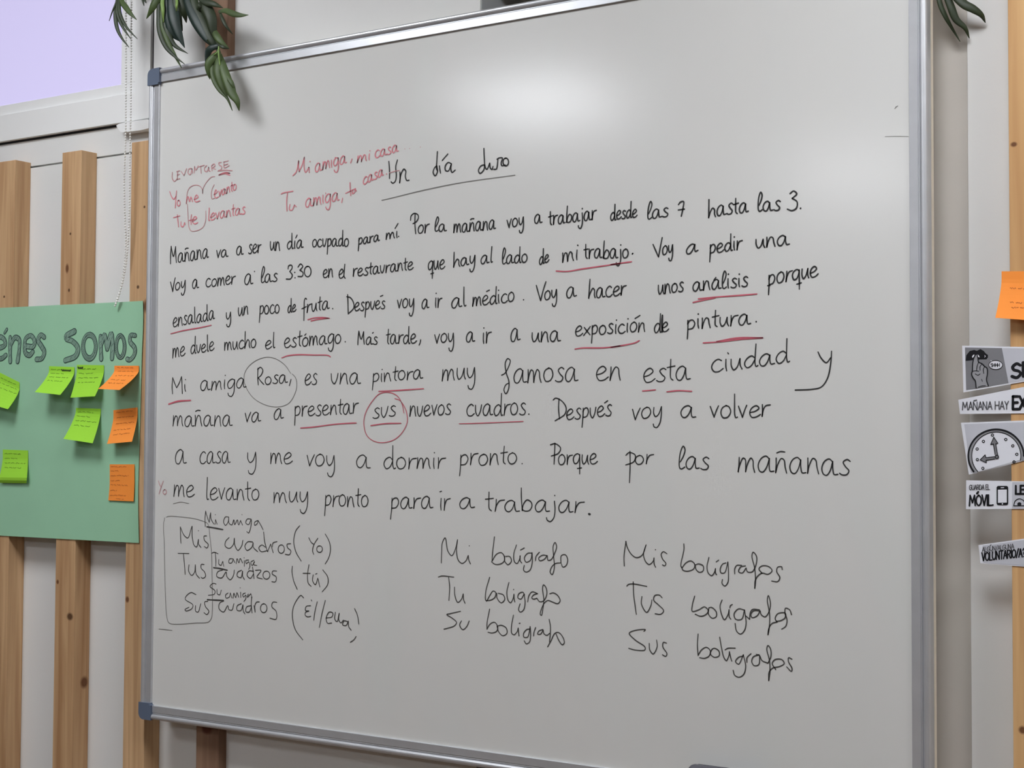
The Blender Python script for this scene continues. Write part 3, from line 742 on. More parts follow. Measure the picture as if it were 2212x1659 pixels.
# plural column
lines('handwritten_column', .0022, M['grey_ink'], traces=[(cQ, [
 [(90,392),(86,300),(106,138),(106,138),(116,190),(160,270),(215,306),(272,280),(312,175),(312,175),(286,270),(310,350),(345,376),(386,340),(393,308),(393,308),(395,370),(410,405)], [(408,225)],
 [(526,266),(490,245),(468,270),(480,318),(516,368),(502,390),(480,380)],
 [(698,165),(700,220),(668,390),(680,412),(680,412),(720,360),(770,340),(808,370),(800,420),(742,444),(692,435),(675,402)], [(814,380),(826,430),(860,456),(896,440),(896,390),(850,370),(818,380)],
 [(956,304),(936,400),(950,465),(984,490),(1015,450),(1022,418),(1022,418),(1024,465),(1036,482)], [(1030,350),(1056,330)],
 [(1130,360),(1098,370),(1072,420),(1080,462),(1116,460),(1150,350),(1150,350),(1156,480),(1150,560),(1120,596),(1090,570),(1094,530)], [(1220,472),(1220,420),(1242,385),(1290,385)],
 [(1330,390),(1282,400),(1260,450),(1298,462),(1336,412),(1336,412),(1352,452),(1400,450),(1440,370),(1442,290),(1408,250),(1396,290),(1425,420),(1432,560),(1425,620),(1425,620),(1430,540),(1460,490),(1502,464),(1560,476),(1602,440),(1572,400),(1502,390),(1468,420),(1500,466)],
 [(1706,426),(1700,400),(1660,404),(1650,450),(1682,510),(1660,550),(1598,545)],
 [(115,596),(132,580),(180,575),(320,600)], [(180,554),(185,680),(200,800),(212,886)], [(270,704),(265,780),(318,866),(360,800),(372,738)], [(476,716),(450,690),(402,694),(390,740),(440,790),(492,850),(462,885),(405,880)],
 [(810,700),(786,790),(785,855),(850,840),(910,810),(950,850),(922,890),(870,906),(814,884)], [(955,820),(950,880),(990,926),(1030,910),(1030,860),(982,815),(956,820)], [(1090,740),(1070,800),(1090,900),(1115,942),(1150,890),(1162,838),(1162,838),(1165,915),(1180,936)], [(1170,820),(1176,798),(1195,785)],
 [(1312,840),(1260,830),(1214,880),(1230,936),(1290,936),(1320,842),(1320,842),(1336,980),(1320,1050),(1280,1088),(1240,1060),(1224,980)], [(1330,900),(1372,936),(1372,936),(1380,870),(1402,836),(1472,840)],
 [(1472,850),(1412,850),(1385,890),(1400,920),(1450,900),(1480,850),(1480,850),(1492,890),(1530,912),(1566,870),(1586,780),(1564,694),(1554,740),(1576,880),(1576,1000),(1560,1096),(1560,1096),(1570,1030),(1602,980),(1656,964)], [(1652,966),(1634,930),(1660,880),(1736,874),(1736,920),(1692,950),(1645,958)], [(1802,890),(1782,840),(1740,824),(1734,870),(1756,950),(1740,1010),(1700,1038)],
 [(290,1060),(306,1044),(202,1050),(140,1080),(202,1150),(300,1220),(300,1250),(202,1252),(134,1234)], [(344,1184),(350,1250),(385,1292),(425,1220),(420,1150)], [(522,1180),(490,1174),(484,1220),(526,1290),(512,1316),(480,1300)],
 [(845,1088),(838,1200),(845,1306),(845,1306),(880,1250),(930,1224),(970,1260),(960,1310),(912,1336),(860,1330)], [(990,1240),(970,1290),(1012,1326),(1060,1310),(1056,1260),(1010,1234),(984,1246)], [(1066,1120),(1085,1230),(1110,1330),(1135,1360),(1160,1310),(1166,1268),(1166,1268),(1176,1320),(1190,1366)], [(1120,1250),(1150,1234),(1225,1232)],
 [(1310,1312),(1260,1326),(1228,1370),(1260,1396),(1308,1300),(1308,1300),(1332,1420),(1312,1500),(1265,1530),(1220,1510),(1204,1460)], [(1345,1380),(1346,1330),(1386,1290)],
 [(1470,1300),(1410,1322),(1394,1370),(1420,1412),(1466,1400),(1476,1310),(1476,1310),(1500,1360),(1560,1386)], [(1440,1296),(1470,1304)], [(1560,1386),(1590,1320),(1586,1240),(1560,1205),(1548,1240),(1576,1360),(1580,1480),(1568,1566),(1568,1566),(1572,1480),(1610,1436),(1680,1420),(1726,1390),(1702,1350),(1632,1350),(1604,1390),(1640,1452)],
 [(1806,1346),(1772,1330),(1770,1370),(1806,1440),(1800,1470),(1752,1424)]])])
# small scratches
lines('scratch', .0014, M['faint_ink'], traces=[(px, [[(1933,235),(1936,231),(1939.5,229)]]), (px, [[(1912,295),(1940,294.5),(1963,294.8)]], .5)])

# red marker
RL = 'red marker'
for tr in [
 [(cB, [[(1600,732),(1700,736),(1850,712),(2212,660)]]), (cE, [[(-2,847),(100,833),(198,820)]])],
 [(cF, [[(85,535),(200,506),(380,474),(472,453)]])], [(cF, [[(1395,401),(1450,385),(1530,380),(1602,387)], [(1425,413),(1500,396),(1590,386)]])],
 [(cF, [[(1145,766),(1200,746),(1300,735),(1450,738),(1590,742),(1612,756)]])],
 [(cG, [[(1780,858),(1850,848),(2050,846),(2212,828)]]), (cH, [[(0,931),(150,905),(235,885),(272,866)]])],
 [(cH, [[(835,467),(1000,450),(1200,436),(1396,420)], [(785,501),(900,476),(1000,456)]])],
 [(cH, [[(882,888),(1050,876),(1250,852),(1452,840)], [(1010,875),(1200,841),(1452,838)]])],
 [(cI, [[(1370,816),(1480,808),(1700,780),(1850,770),(1902,768)]])], [(cJ, [[(152,416),(300,409),(535,393)]])], [(cJ, [[(85,708),(200,692),(342,688)]])],
 [(cJ, [[(838,692),(1000,688),(1200,680),(1385,672)]], .7)], [(cI, [[(110,588),(200,561),(320,552)]], 1.5)], [(cK, [[(280,510),(395,500)]])], [(cK, [[(495,517),(600,507),(715,513)]])]]:
    lines('underline', .0025, M['red_ink'], traces=tr, label='red marker underline', off=OR)
lines('circle_mark', .0018, M['red_ink'], traces=[(cJ, [[(367,602),(350,520),(310,455),(240,425),(160,437),(90,510),(40,600),(25,690),(50,790),(110,840),(190,853),(280,830),(350,770),(395,680),(390,600),(370,545),(330,492),(290,478)]])], label='red marker circle', off=OR)
lines('handwritten_heading', .0024, M['palepink_ink'], traces=[(cS, [
 [(180,400),(180,470),(205,507),(238,476)], [(246,388),(240,440),(240,486)], [(232,392),(268,380)], [(240,432),(265,424)], [(240,486),(270,474)], [(285,388),(320,437),(320,437),(350,355)],
 [(408,350),(375,365),(370,412),(394,426),(416,360),(416,360),(424,412)], [(443,408),(446,330),(446,330),(462,372),(490,322)], [(520,330),(525,412)], [(495,336),(562,314)], [(592,320),(566,345),(570,385),(594,390),(615,340),(615,340),(618,380),(636,390)],
 [(656,382),(650,320),(682,300),(690,322),(662,345),(700,366)], [(766,280),(736,285),(740,310),(770,332),(760,366),(730,378)], [(797,275),(802,345),(860,320)], [(795,276),(850,262)], [(805,312),(845,300)], [(725,386),(800,374),(898,380)]])], label='pale red marker heading', off=OR)
lines('handwritten_note', .0026, M['pink_ink'], [(cS,'vanto',735,690,945,607,72), (cS,'levantas',605,978,1052,892,82), (px,'amIga',681,372,749,351.5,17.5), (cR,'mi',360,358,492,330,72), (cR,'casa',555,312,808,238,78),
 (px,'amIga',660,448.5,733,433,18.5), (cR,'casa',425,602,648,497,74)],
 [(cS, [[(150,630),(172,690),(195,720),(222,690)], [(232,620),(222,720),(215,825)], circ(256,768,18,34,12),
  [(348,775),(352,740),(370,690),(386,750),(402,694),(422,752)], [(440,724),(488,696),(470,670),(445,715),(460,753),(510,740)], [(680,666),(716,632),(700,610),(684,660),(700,706),(735,690)],
  [(195,940),(270,920)], [(240,905),(248,980),(255,1052)], [(285,990),(286,1040),(308,1050),(328,1000),(332,1026)], [(410,905),(402,965),(406,1022)], [(380,976),(442,965)], [(420,988),(472,942),(450,928),(420,985),(448,1016),(486,1000)],
  [(1620,440),(1660,395),(1690,262),(1690,262),(1688,340),(1696,392),(1696,392),(1735,300),(1757,220),(1757,220),(1755,340),(1772,400),(1812,340),(1812,340),(1816,402)], [(1825,270)], [(1480,660),(1500,648),(1622,625)], [(1557,640),(1546,750),(1550,862)], [(1586,782),(1580,845),(1608,852),(1640,790),(1640,790),(1662,812)]]),
  (cR, [[(125,305)], [(306,318),(290,362)], [(20,690)], [(203,745),(194,792)], [(284,575),(286,640),(292,716)], [(236,692),(345,640)], [(312,655),(312,695),(335,680),(340,650),(355,668)], [(680,482)]]),
  (cS, [[(735,432),(780,411),(832,402),(866,410),(866,410),(825,411),(780,421),(740,432)], [(820,420),(872,434)]])], label='faded red marker notes', off=OR)
lines('arrow_mark', .0018, M['palepink_ink'], traces=[(cS, [
 [(345,776),(352,700),(366,620),(400,572),(460,552),(512,566),(540,610),(544,655)], [(542,650),(545,600),(565,555),(602,500),(650,456),(690,450)],
 [(362,780),(366,880),(370,960),(378,1050),(402,1096),(450,1102),(542,1060),(576,980),(580,862)], [(682,546),(655,600),(646,660),(655,716),(685,708)]]),
 (cR, [[(710,470),(760,455),(822,442)], [(880,210)], [(932,205)], [(1048,190)]]), (cL, [[(50,390),(60,420),(72,442)], [(92,392),(74,440),(55,502)], circ(104,484,15,20,12)], 1.1)], label='thin red marker lines', off=OR)


# ------------------------------------------------------------------ eraser on the lower edge of the board
e0 = at(1484, 1659, -0.03)
bm = bmesh.new()
box(bm, -0.055, 0.055, -0.009, 0.009, -0.03, 0.03, 0.002)
er = root('whiteboard_eraser', (e0.x + 0.056, -0.0006, e0.z - 0.021), 'dark grey eraser stuck on the board, just peeking in at the bottom of the photo', 'eraser')
bm.free()
bm = bmesh.new(); box(bm, -0.053, 0.053, -0.012, 0.0, -0.023, 0.023, 0.003); link('felt_pad', bm, M['eraser'], er)
bm = bmesh.new(); box(bm, -0.056, 0.056, -0.032, -0.011, -0.026, 0.026, 0.008); link('shell', bm, M['eraser_top'], er, smooth=True)

# ------------------------------------------------------------------ green poster
PY = SLAT_Y - 0.0022
cT = crop(0, 600, 5.53)
def wav(p):
    return 0.0009 * math.sin(p.x * 23) * math.cos(p.z * 9)
def pp(x, y, off=0.0):
    q = at(x, y, PY)
    q.y += wav(q) - off
    return q
bm = bmesh.new()
NX, NY = 40, 24
edge_r = catmull([(309, 650, 0), (309.5, 690, 0), (306, 780, 0), (303, 880, 0), (299.5, 1000, 0), (298, 1080, 0), (300, 1173, 0)], 8)
def on_poster(u, v):
    k = v * (len(edge_r) - 1); i = min(int(k), len(edge_r) - 2)
    r = edge_r[i].lerp(edge_r[i + 1], k - i)
    yl = 665 + (1157 - 665) * v          # height at the left edge of the photo
    x = r.x - (1 - u) * 690
    y = r.y + (yl - r.y) * (r.x - x) / r.x
    return x, y
gv = [[bm.verts.new(pp(*on_poster(i / NX, j / NY))) for i in range(NX + 1)] for j in range(NY + 1)]
for j in range(NY):
    for i in range(NX):
        bm.faces.new((gv[j][i], gv[j][i + 1], gv[j + 1][i + 1], gv[j + 1][i]))
bmesh.ops.recalc_face_normals(bm, faces=bm.faces[:])
bmesh.ops.solidify(bm, geom=bm.faces[:], thickness=-0.0005)
poster = root('poster', pp(150, 1165), 'pale green card poster with grey hand drawn bubble letters on the left slats', 'poster')
place(link('card', bm, M['poster'], smooth=False), poster)
letters = [
 ([(-75,835),(20,830),(62,800),(50,735),(0,705),(-60,740),(-90,840),(-55,950),(20,965),(72,925)], 44), ([(55,660),(82,615)], 24),
 ([(122,712),(122,860),(125,1000)], 42), ([(130,800),(180,715),(228,735),(232,850),(212,1000)], 42),
 ([(320,818),(395,822),(418,765),(372,692),(312,722),(296,830),(312,905),(355,925),(395,885)], 42),
 ([(532,710),(492,684),(458,745),(500,820),(532,885),(500,965),(438,975)], 44),
 ([(892,640),(795,698),(795,728),(870,760),(932,840),(905,935),(780,988)], 48),
 (circ(1070, 822, 76, 142, 16, over=.02), 46), ([(1202,700),(1205,840),(1212,970)], 42), ([(1215,790),(1250,680),(1282,850)], 40), ([(1282,850),(1330,668),(1348,800),(1340,962)], 44),
 (circ(1440, 822, 50, 130, 16, over=.02), 36), ([(1618,690),(1565,688),(1558,765),(1612,840),(1604,925),(1550,982),(1522,972)], 38),
 ([(-160,735),(-165,860),(-165,985)], 42), ([(-158,665),(-156,670)], 34), ([(-330,730),(-335,900),(-300,985),(-250,950),(-240,730)], 42), (circ(-540, 810, 105, 190, 16, over=.02), 46), ([(-520,900),(-430,1030)], 42)]
ol, fl, ha = bmesh.new(), bmesh.new(), bmesh.new()
S1 = 1 / 5.53 * 0.00112       # crop pixel to metres near the poster
for pts, wd in letters:
    c = [pp(*cT(*p)) for p in [tuple(q) for q in catmull(pts, 8)]]
    ribbon(ol, c, wd * S1 + 0.0026, 0.0005, 0.0)
    ribbon(fl, c, wd * S1 - 0.0008, 0.0008, 0.0)
    for k in range(0, len(c) - 1, 4):
        d = Vector((random.uniform(.3, .5), 0, random.uniform(.4, .6))) * wd * S1
        ribbon(ha, [c[k] - d * .6, c[k] + d * .6], 0.0007, 0.0011, 0.0)
place(link('letter_outline', ol, M['poster_line']), poster)
place(link('letter_fill', fl, M['poster_fill']), poster)
place(link('letter_hatching', ha, M['poster_line']), poster)

# ------------------------------------------------------------------ sticky notes
def sticky(TL, TR, BL, BR, lift, stuck, base_y, colour, label, seed, lines_, curl=0.0, inks=('note_green_ink',), blot=None, cat='sticky note'):
    """corners as seen in the photograph; the lower part bends off the surface by lift metres"""
    rnd = random.Random(seed)
    n = 12
    def pt(u, v, off=0.0):
        b = max(0.0, (v - stuck) / (1 - stuck))
        l = lift * (b ** 1.35) - curl * max(0, v - .8) ** 2 * 25
        x = (TL[0] * (1 - u) + TR[0] * u) * (1 - v) + (BL[0] * (1 - u) + BR[0] * u) * v
        y = (TL[1] * (1 - u) + TR[1] * u) * (1 - v) + (BL[1] * (1 - u) + BR[1] * u) * v
        # outline follows the bend: undo the straight interpolation sideways
        xs = (BL[0] - TL[0]) * (1 - u) + (BR[0] - TR[0]) * u
        x += xs * (b ** 1.35 - v)
        return at(x, y, base_y - 0.0006 - max(0.0, l) - off)
    bm = bmesh.new()
    g = [[bm.verts.new(pt(i / 6, j / n)) for i in range(7)] for j in range(n + 1)]
    for j in range(n):
        for i in range(6):
            bm.faces.new((g[j][i], g[j][i + 1], g[j + 1][i + 1], g[j + 1][i]))
    bmesh.ops.recalc_face_normals(bm, faces=bm.faces[:])
    # thickness towards the wall
    ret = bmesh.ops.extrude_face_region(bm, geom=bm.faces[:])
    for v in [e for e in ret['geom'] if isinstance(e, bmesh.types.BMVert)]:
        v.co.y += 0.00025
    p0 = pt(.5, 0)
    t = root('sticky_note', p0, label, cat, 'sticky notes')
    place(link('paper', bm, M[colour]), t)
    for ii, ik in enumerate(inks):
        bm = bmesh.new()
        for k, (v, u0, u1) in enumerate(lines_):
            if k % len(inks) != ii: continue
            u = u0
            while u < u1 - .02:
                wl = rnd.uniform(.07, .2)
                e = min(u1, u + wl)
                npt = max(4, int((e - u) * 60))
                pts = [pt(u + (e - u) * q / npt, v + rnd.uniform(-.018, .018), 0.0005) for q in range(npt + 1)]
                ribbon(bm, pts, 0.0008, 0.0, 0.0)
                u = e + rnd.uniform(.03, .06)
        place(link('handwriting', bm, M[ik]), t)
    if blot:
        bm = bmesh.new()
        for (v, u0, u1) in blot:
            npt = 14
            pts = [pt(u0 + (u1 - u0) * q / npt, v + (.025 if q % 2 else -.02), 0.0006) for q in range(npt + 1)]
            ribbon(bm, pts, 0.0026, 0.0, 0.0)
        place(link('crossed_out_word', bm, M['note_black_ink']), t)
    return t
NY_ = PY - 0.001
L4 = [(.12, .08, .7), (.26, .08, .6), (.4, .1, .9), (.54, .12, .75)]
L5 = [(.08, .12, .8), (.24, .15, .85), (.42, .15, .9), (.6, .12, .8), (.74, .15, .8)]
sticky((-16, 797), (42, 826), (-40, 868), (17, 884), .026, .25, NY_, 'note_green', 'lime sticky note cut by the left edge of the photo, upper of the two there', 1, [(.15, .3, .9), (.3, .25, .9), (.45, .3, .95)])
sticky((106, 791), (160.5, 793), (75, 847), (130, 853), .037, .2, NY_, 'note_green', 'lime sticky note with a blacked out word, below the letter S of the poster', 2, L4, blot=[(.13, .5, .85)])
sticky((166, 788), (224.5, 789), (152, 859), (205, 856), .021, .2, NY_, 'note_green', 'lime sticky note between another lime note and an orange note in the top row', 3, L4, blot=[(.09, .04, .22)])
sticky((247, 790), (300, 790), (212, 840), (258, 842.5), .048, .22, NY_, 'note_orange', 'orange sticky note in the top row, its lower edge bent far off the poster', 4, L5, inks=('note_orange_ink',))
sticky((164, 881), (217.5, 883), (137, 948), (200, 957.5), .028, .1, NY_, 'note_green', 'lime sticky note in the second row, beside an orange note', 5, L4)
sticky((245, 886), (297, 880), (231, 959), (285, 954), .02, .22, NY_, 'note_orange', 'orange sticky note in the second row at the right edge of the poster', 6, L5, inks=('note_orange_ink',))
sticky((237, 1003), (290.5, 1003), (234, 1081), (288.5, 1083), .0015, .5, NY_, 'note_orange', 'flat orange sticky note, lowest at the right edge of the poster', 7, [(.07, .05, .7), (.18, .05, .35), (.31, .05, .75), (.45, .05, .45), (.57, .05, .8), (.72, .05, .3), (.85, .05, .7), (.95, .3, .6)], inks=('note_orange_ink',))
sticky((6, 971), (60.5, 973), (-4, 1043), (57, 1044), .012, .25, NY_, 'note_green', 'lime sticky note low at the left edge of the photo', 8, L4, curl=.008)
sticky((2163.5, 586), (2262, 586), (2150, 686.5), (2250, 694), .016, .2, SLAT_Y, 'note_orange', 'large orange sticky note on the right slat above the paper signs', 9, [(.36, .2, .95), (.66, .25, .8), (.76, .3, .95)], inks=('note_orange_ink',))

# ------------------------------------------------------------------ printed paper signs on the right slat
CAPS = {  # plain capitals, height 1: (advance, strokes)
 'A': (.62, [[(0,0),(.27,1),(.27,1),(.54,0)],[(.1,.35),(.44,.35)]]), 'D': (.6, [[(0,0),(0,1)],[(0,1),(.3,.95),(.48,.6),(.44,.25),(.25,.02),(0,0)]]),
 'E': (.5, [[(.4,1),(0,1),(0,1),(0,0),(0,0),(.4,0)],[(0,.52),(.34,.52)]]), 'G': (.62, [[(.48,.85),(.3,1),(.05,.8),(0,.45),(.1,.1),(.32,0),(.5,.2),(.5,.2),(.5,.48),(.5,.48),(.3,.48)]]),
 'H': (.62, [[(0,0),(0,1)],[(.5,0),(.5,1)],[(0,.52),(.5,.52)]]), 'I': (.16, [[(.04,0),(.04,1)]]), 'L': (.46, [[(0,1),(0,0),(0,0),(.38,0)]]),
 'M': (.78, [[(0,0),(.08,1),(.08,1),(.34,.3),(.34,.3),(.58,1),(.58,1),(.66,0)]]), 'N': (.62, [[(0,0),(0,1),(0,1),(.48,0),(.48,0),(.48,1)]]),
 'O': (.66, [[(.28,1),(.06,.8),(0,.5),(.06,.2),(.28,0),(.5,.2),(.56,.5),(.5,.8),(.28,1)]]), 'R': (.58, [[(0,0),(0,1)],[(0,1),(.34,.96),(.44,.74),(.3,.52),(0,.48)],[(.2,.5),(.46,0)]]),
 'S': (.56, [[(.45,.84),(.25,1),(.04,.82),(.1,.6),(.36,.44),(.46,.22),(.26,0),(0,.14)]]), 'T': (.54, [[(0,1),(.46,1)],[(.23,1),(.23,0)]]),
 'U': (.6, [[(0,1),(0,.3),(.24,0),(.48,.3),(.48,1)]]), 'V': (.56, [[(0,1),(.24,0),(.24,0),(.48,1)]]), 'X': (.56, [[(0,1),(.46,0)],[(.46,1),(0,0)]]), 'Y': (.54, [[(0,1),(.23,.5),(.23,.5),(.46,1)],[(.23,.5),(.23,0)]]),
 'C': (.58, [[(.46,.82),(.26,1),(.04,.75),(0,.45),(.08,.12),(.28,0),(.46,.18)]]), '/': (.4, [[(0,-.05),(.34,1.05)]]), '.': (.2, [[(.04,.02)]]), '?': (.5, [[(.02,.8),(.2,1),(.4,.8),(.2,.5),(.2,.3)],[(.2,.02)]]), ' ': (.32, []),
}
def sp(C):
    def f(x, y, off=0.0):
        X, Y = C(x, y)
        return at(X, Y, SLAT_Y - 0.0012 - off)
    return f
def caps(bm, f, text, x0, y0, x1, y1, h, width, off=0.0006):
    tot = sum(CAPS[c][0] for c in text) - .08
    u = 0
    for c in text:
        for st in CAPS[c][1]:
            for run in split(st):
                cc = catmull(run, 6)
                ribbon(bm, [f(x0 + (u + p[0]) / tot * (x1 - x0), y0 + (u + p[0]) / tot * (y1 - y0) - p[1] * h) for p in cc], width, off, 0.0)
        u += CAPS[c][0]
def blob(bm, f, pts, off):
    sheet(bm, [f(*p, off) for p in pts])
def line(bm, f, pts, width, off):
    for run in split(pts):
        ribbon(bm, [f(p[0], p[1]) for p in catmull(run, 6)], width, off, 0.0)
def sign(f, outline, label):
    bm = bmesh.new()
    sheet(bm, [f(*p) for p in outline], 0.0004)
    t = root('paper_sign', f(*outline[-1]), label, 'sign', 'printed classroom signs')
    place(link('paper', bm, M['paper']), t)
    return t
def add(t, name, material, fn):
    bm = bmesh.new(); fn(bm)
    return place(link(name, bm, M[material]), t)
W = 1e-3
# silence sign
f = sp(crop(1900, 560, 5.186))
t = sign(f, [(925,968),(1400,978),(2280,992),(2280,1215),(1618,1372),(940,1492)], 'paper sign with a shushing mouth and finger drawing, topmost below the orange note')
add(t, 'picture_panel', 'print_dark', lambda b: blob(b, f, [(957,988),(1370,995),(1445,1388),(970,1466)], .0003))
add(t, 'text_panel', 'print_light', lambda b: blob(b, f, [(1370,995),(2262,1008),(2262,1200),(1618,1358),(1445,1388)], .0003))
hand = [(1078,1068),(1058,1110),(1046,1170),(1042,1250),(1034,1290),(1052,1332),(1074,1360),(1085,1442),(1222,1420),(1200,1350),(1210,1290),(1206,1222),(1180,1202),(1150,1172),(1112,1152),(1104,1112),(1098,1078)]
def mouth(b):
    blob(b, f, [(964,1138),(972,1075),(1010,1028),(1060,1016),(1090,1026),(1130,1006),(1168,1028),(1190,1056),(1214,1072),(1214,1100),(1196,1122),(1130,1122),(1085,1126),(1000,1136)], .0005)
add(t, 'mouth_drawing', 'print_black', mouth)
def glint(b):
    blob(b, f, [(1036,1090),(1050,1070),(1064,1068),(1056,1090),(1042,1106)], .0007); blob(b, f, [(1094,1068),(1110,1074),(1122,1098),(1106,1096)], .0007); blob(b, f, [(1174,1072),(1190,1086),(1172,1104),(1180,1088)], .0007)
    blob(b, f, circ(1302,1184,76,50,18,over=0)[:-1], .0005); blob(b, f, [(1240,1132),(1272,1140),(1256,1158)], .00045)
add(t, 'speech_bubble', 'paper', glint)
add(t, 'hand_drawing', 'print_mid', lambda b: blob(b, f, hand, .0009))
def hl(b):
    line(b, f, hand[:8], 1.5*W, .0011); line(b, f, hand[8:], 1.5*W, .0011)
    line(b, f, [(1112,1152),(1095,1200),(1090,1245)], W, .0011); line(b, f, [(1150,1172),(1128,1205),(1128,1245)], W, .0011); line(b, f, [(1180,1202),(1165,1235),(1170,1280)], W, .0011)
    line(b, f, [(1042,1255),(1080,1250),(1115,1255)], W, .0011); line(b, f, [(1075,1285),(1105,1300),(1128,1285)], W, .0011); line(b, f, [(1110,1432),(1150,1420),(1190,1418)], W, .0011); line(b, f, [(1145,1345),(1155,1370)], .8*W, .0011)
    line(b, f, circ(1302,1184,76,50,18,over=0), .8*W, .0008)
    caps(b, f, 'SHHH', 1248, 1206, 1348, 1204, 38, .0008, .0009)
add(t, 'drawing_lines', 'print_black', hl)
add(t, 'lettering', 'print_black', lambda b: caps(b, f, 'SILENCIO', 1485, 1335, 2240, 1205, 155, .0040))
# exam sign
f = sp(crop(2000, 860, 4.368))
t = sign(f, [(305,16),(926,-106),(1290,-150),(1290,146),(926,144),(322,150)], 'narrow paper strip reading about an exam, between the mouth sign and the clock sign')
def ex(b):
    caps(b, f, 'MANANA HAY', 346, 112, 780, 104, 74, .0013); line(b, f, [(455,24),(480,18)], .0015, .0006)
add(t, 'lettering', 'print_thin', ex)
add(t, 'bold_lettering', 'print_black', lambda b: caps(b, f, 'EXAMEN', 822, 104, 1270, 98, 120, .0034))
# clock sign
t = sign(f, [(330,232),(620,222),(926,210),(1180,202),(1180,520),(926,590),(405,722)], 'paper sign with a drawn clock face')
add(t, 'picture_panel', 'print_light', lambda b: blob(b, f, [(362,245),(926,226),(1166,218),(1166,510),(926,580),(424,704)], .0003))
def clip(pts):
    return pts
def face(b):
    arc = [(666 + 230 * math.cos(a), 545 - 224 * math.sin(a)) for a in [math.radians(d) for d in range(222, -18, -8)]]
    blob(b, f, arc, .0006)
add(t, 'clock_face', 'paper', face)
def ring(b):
    line(b, f, [(664 + 248 * math.cos(a), 546 - 238 * math.sin(a)) for a in [math.radians(d) for d in range(218, -10, -8)]], .0058, .0005)
add(t, 'clock_rim', 'print_mid', ring)
def crl(b):
    line(b, f, [(664 + 262 * math.cos(a), 546 - 250 * math.sin(a)) for a in [math.radians(d) for d in range(216, -8, -8)]], .0024, .0008)
    line(b, f, [(666 + 231 * math.cos(a), 545 - 225 * math.sin(a)) for a in [math.radians(d) for d in range(221, -14, -8)]], .0011, .0009)
    for x, y in ((630,348),(545,408),(486,480),(488,580),(540,662),(756,390),(822,450),(860,530),(834,602)):
        line(b, f, circ(x, y, 11, 11, 10, over=0), .0011, .001)
    hands = [[(655,532),(640,432),(614,438),(644,368),(682,426),(662,430),(680,534)], [(648,552),(570,562),(562,535),(514,582),(572,610),(570,586),(652,574)]]
    for h in hands: line(b, f, [q for p in h for q in (p, p)][1:-1], .0010, .0013)
    line(b, f, circ(672,554,16,16,10,over=0), .0012, .0015)
add(t, 'clock_lines', 'print_black', crl)
def hnd(b):
    blob(b, f, [(655,532),(640,432),(614,438),(644,368),(682,426),(662,430),(680,534)], .001); blob(b, f, [(648,552),(570,562),(562,535),(514,582),(572,610),(570,586),(652,574)], .001); blob(b, f, circ(672,554,16,16,12,over=0)[:-1], .0012)
add(t, 'clock_hands', 'print_dark', hnd)
# phone sign
t = sign(f, [(380,775),(926,785),(1330,792),(1330,1042),(926,1045),(378,1048)], 'paper sign about putting the phone away, with a black smartphone symbol')
add(t, 'text_panel', 'print_light', lambda b: blob(b, f, [(815,792),(926,794),(1320,800),(1320,1036),(812,1038)], .0003))
add(t, 'lettering', 'print_thin', lambda b: caps(b, f, 'GUARDA EL', 412, 866, 602, 862, 46, .0010))
def mv(b):
    caps(b, f, 'MOVIL.', 412, 1016, 640, 1010, 98, .0021); line(b, f, [(484,900),(496,884)], .0028, .0006)
    rr = lambda x0, y0, x1, y1, r: [(x0+r-r*math.cos(a), y0+r-r*math.sin(a)) for a in (0,.5,1.05,1.57)] + [(x1-r+r*math.sin(a), y0+r-r*math.cos(a)) for a in (0,.5,1.05,1.57)] + [(x1-r+r*math.cos(a), y1-r+r*math.sin(a)) for a in (0,.5,1.05,1.57)] + [(x0+r-r*math.sin(a), y1-r+r*math.cos(a)) for a in (0,.5,1.05,1.57)]
    blob(b, f, rr(667, 828, 777, 1010, 18), .0005)
    caps(b, f, 'LEE', 850, 904, 985, 904, 78, .0027)
    line(b, f, [(830,1016),(845,970),(885,950),(925,970),(940,1016),(940,1016),(830,1016)], .0012, .0006); blob(b, f, circ(882,1000,20,18,12,over=0)[:-1], .0007)
add(t, 'bold_lettering', 'print_black', mv)
def scr(b):
    blob(b, f, [(680,864),(764,862),(764,986),(680,988)], .0008); blob(b, f, [(706,842),(738,841),(738,848),(706,849)], .0008); blob(b, f, circ(722,998,7,6,10,over=0)[:-1], .0008)
add(t, 'phone_screen', 'paper', scr)
# volunteer sign
t = sign(f, [(497,1386),(926,1326),(1210,1290),(1210,1612),(926,1590),(515,1558)], 'lowest paper sign on the right slat, asking for a volunteer')
add(t, 'text_panel', 'print_light', lambda b: blob(b, f, [(535,1392),(926,1338),(1200,1302),(1200,1600),(926,1580),(545,1552)], .0003))
def al(b):
    caps(b, f, 'ALGUN/ALGUNA', 532, 1452, 832, 1418, 44, .0009); line(b, f, [(608,1392),(616,1384)], .0013, .0006)
add(t, 'lettering', 'print_thin', al)
add(t, 'bold_lettering', 'print_black', lambda b: caps(b, f, 'VOLUNTARIO/A?', 530, 1536, 940, 1494, 76, .0018))

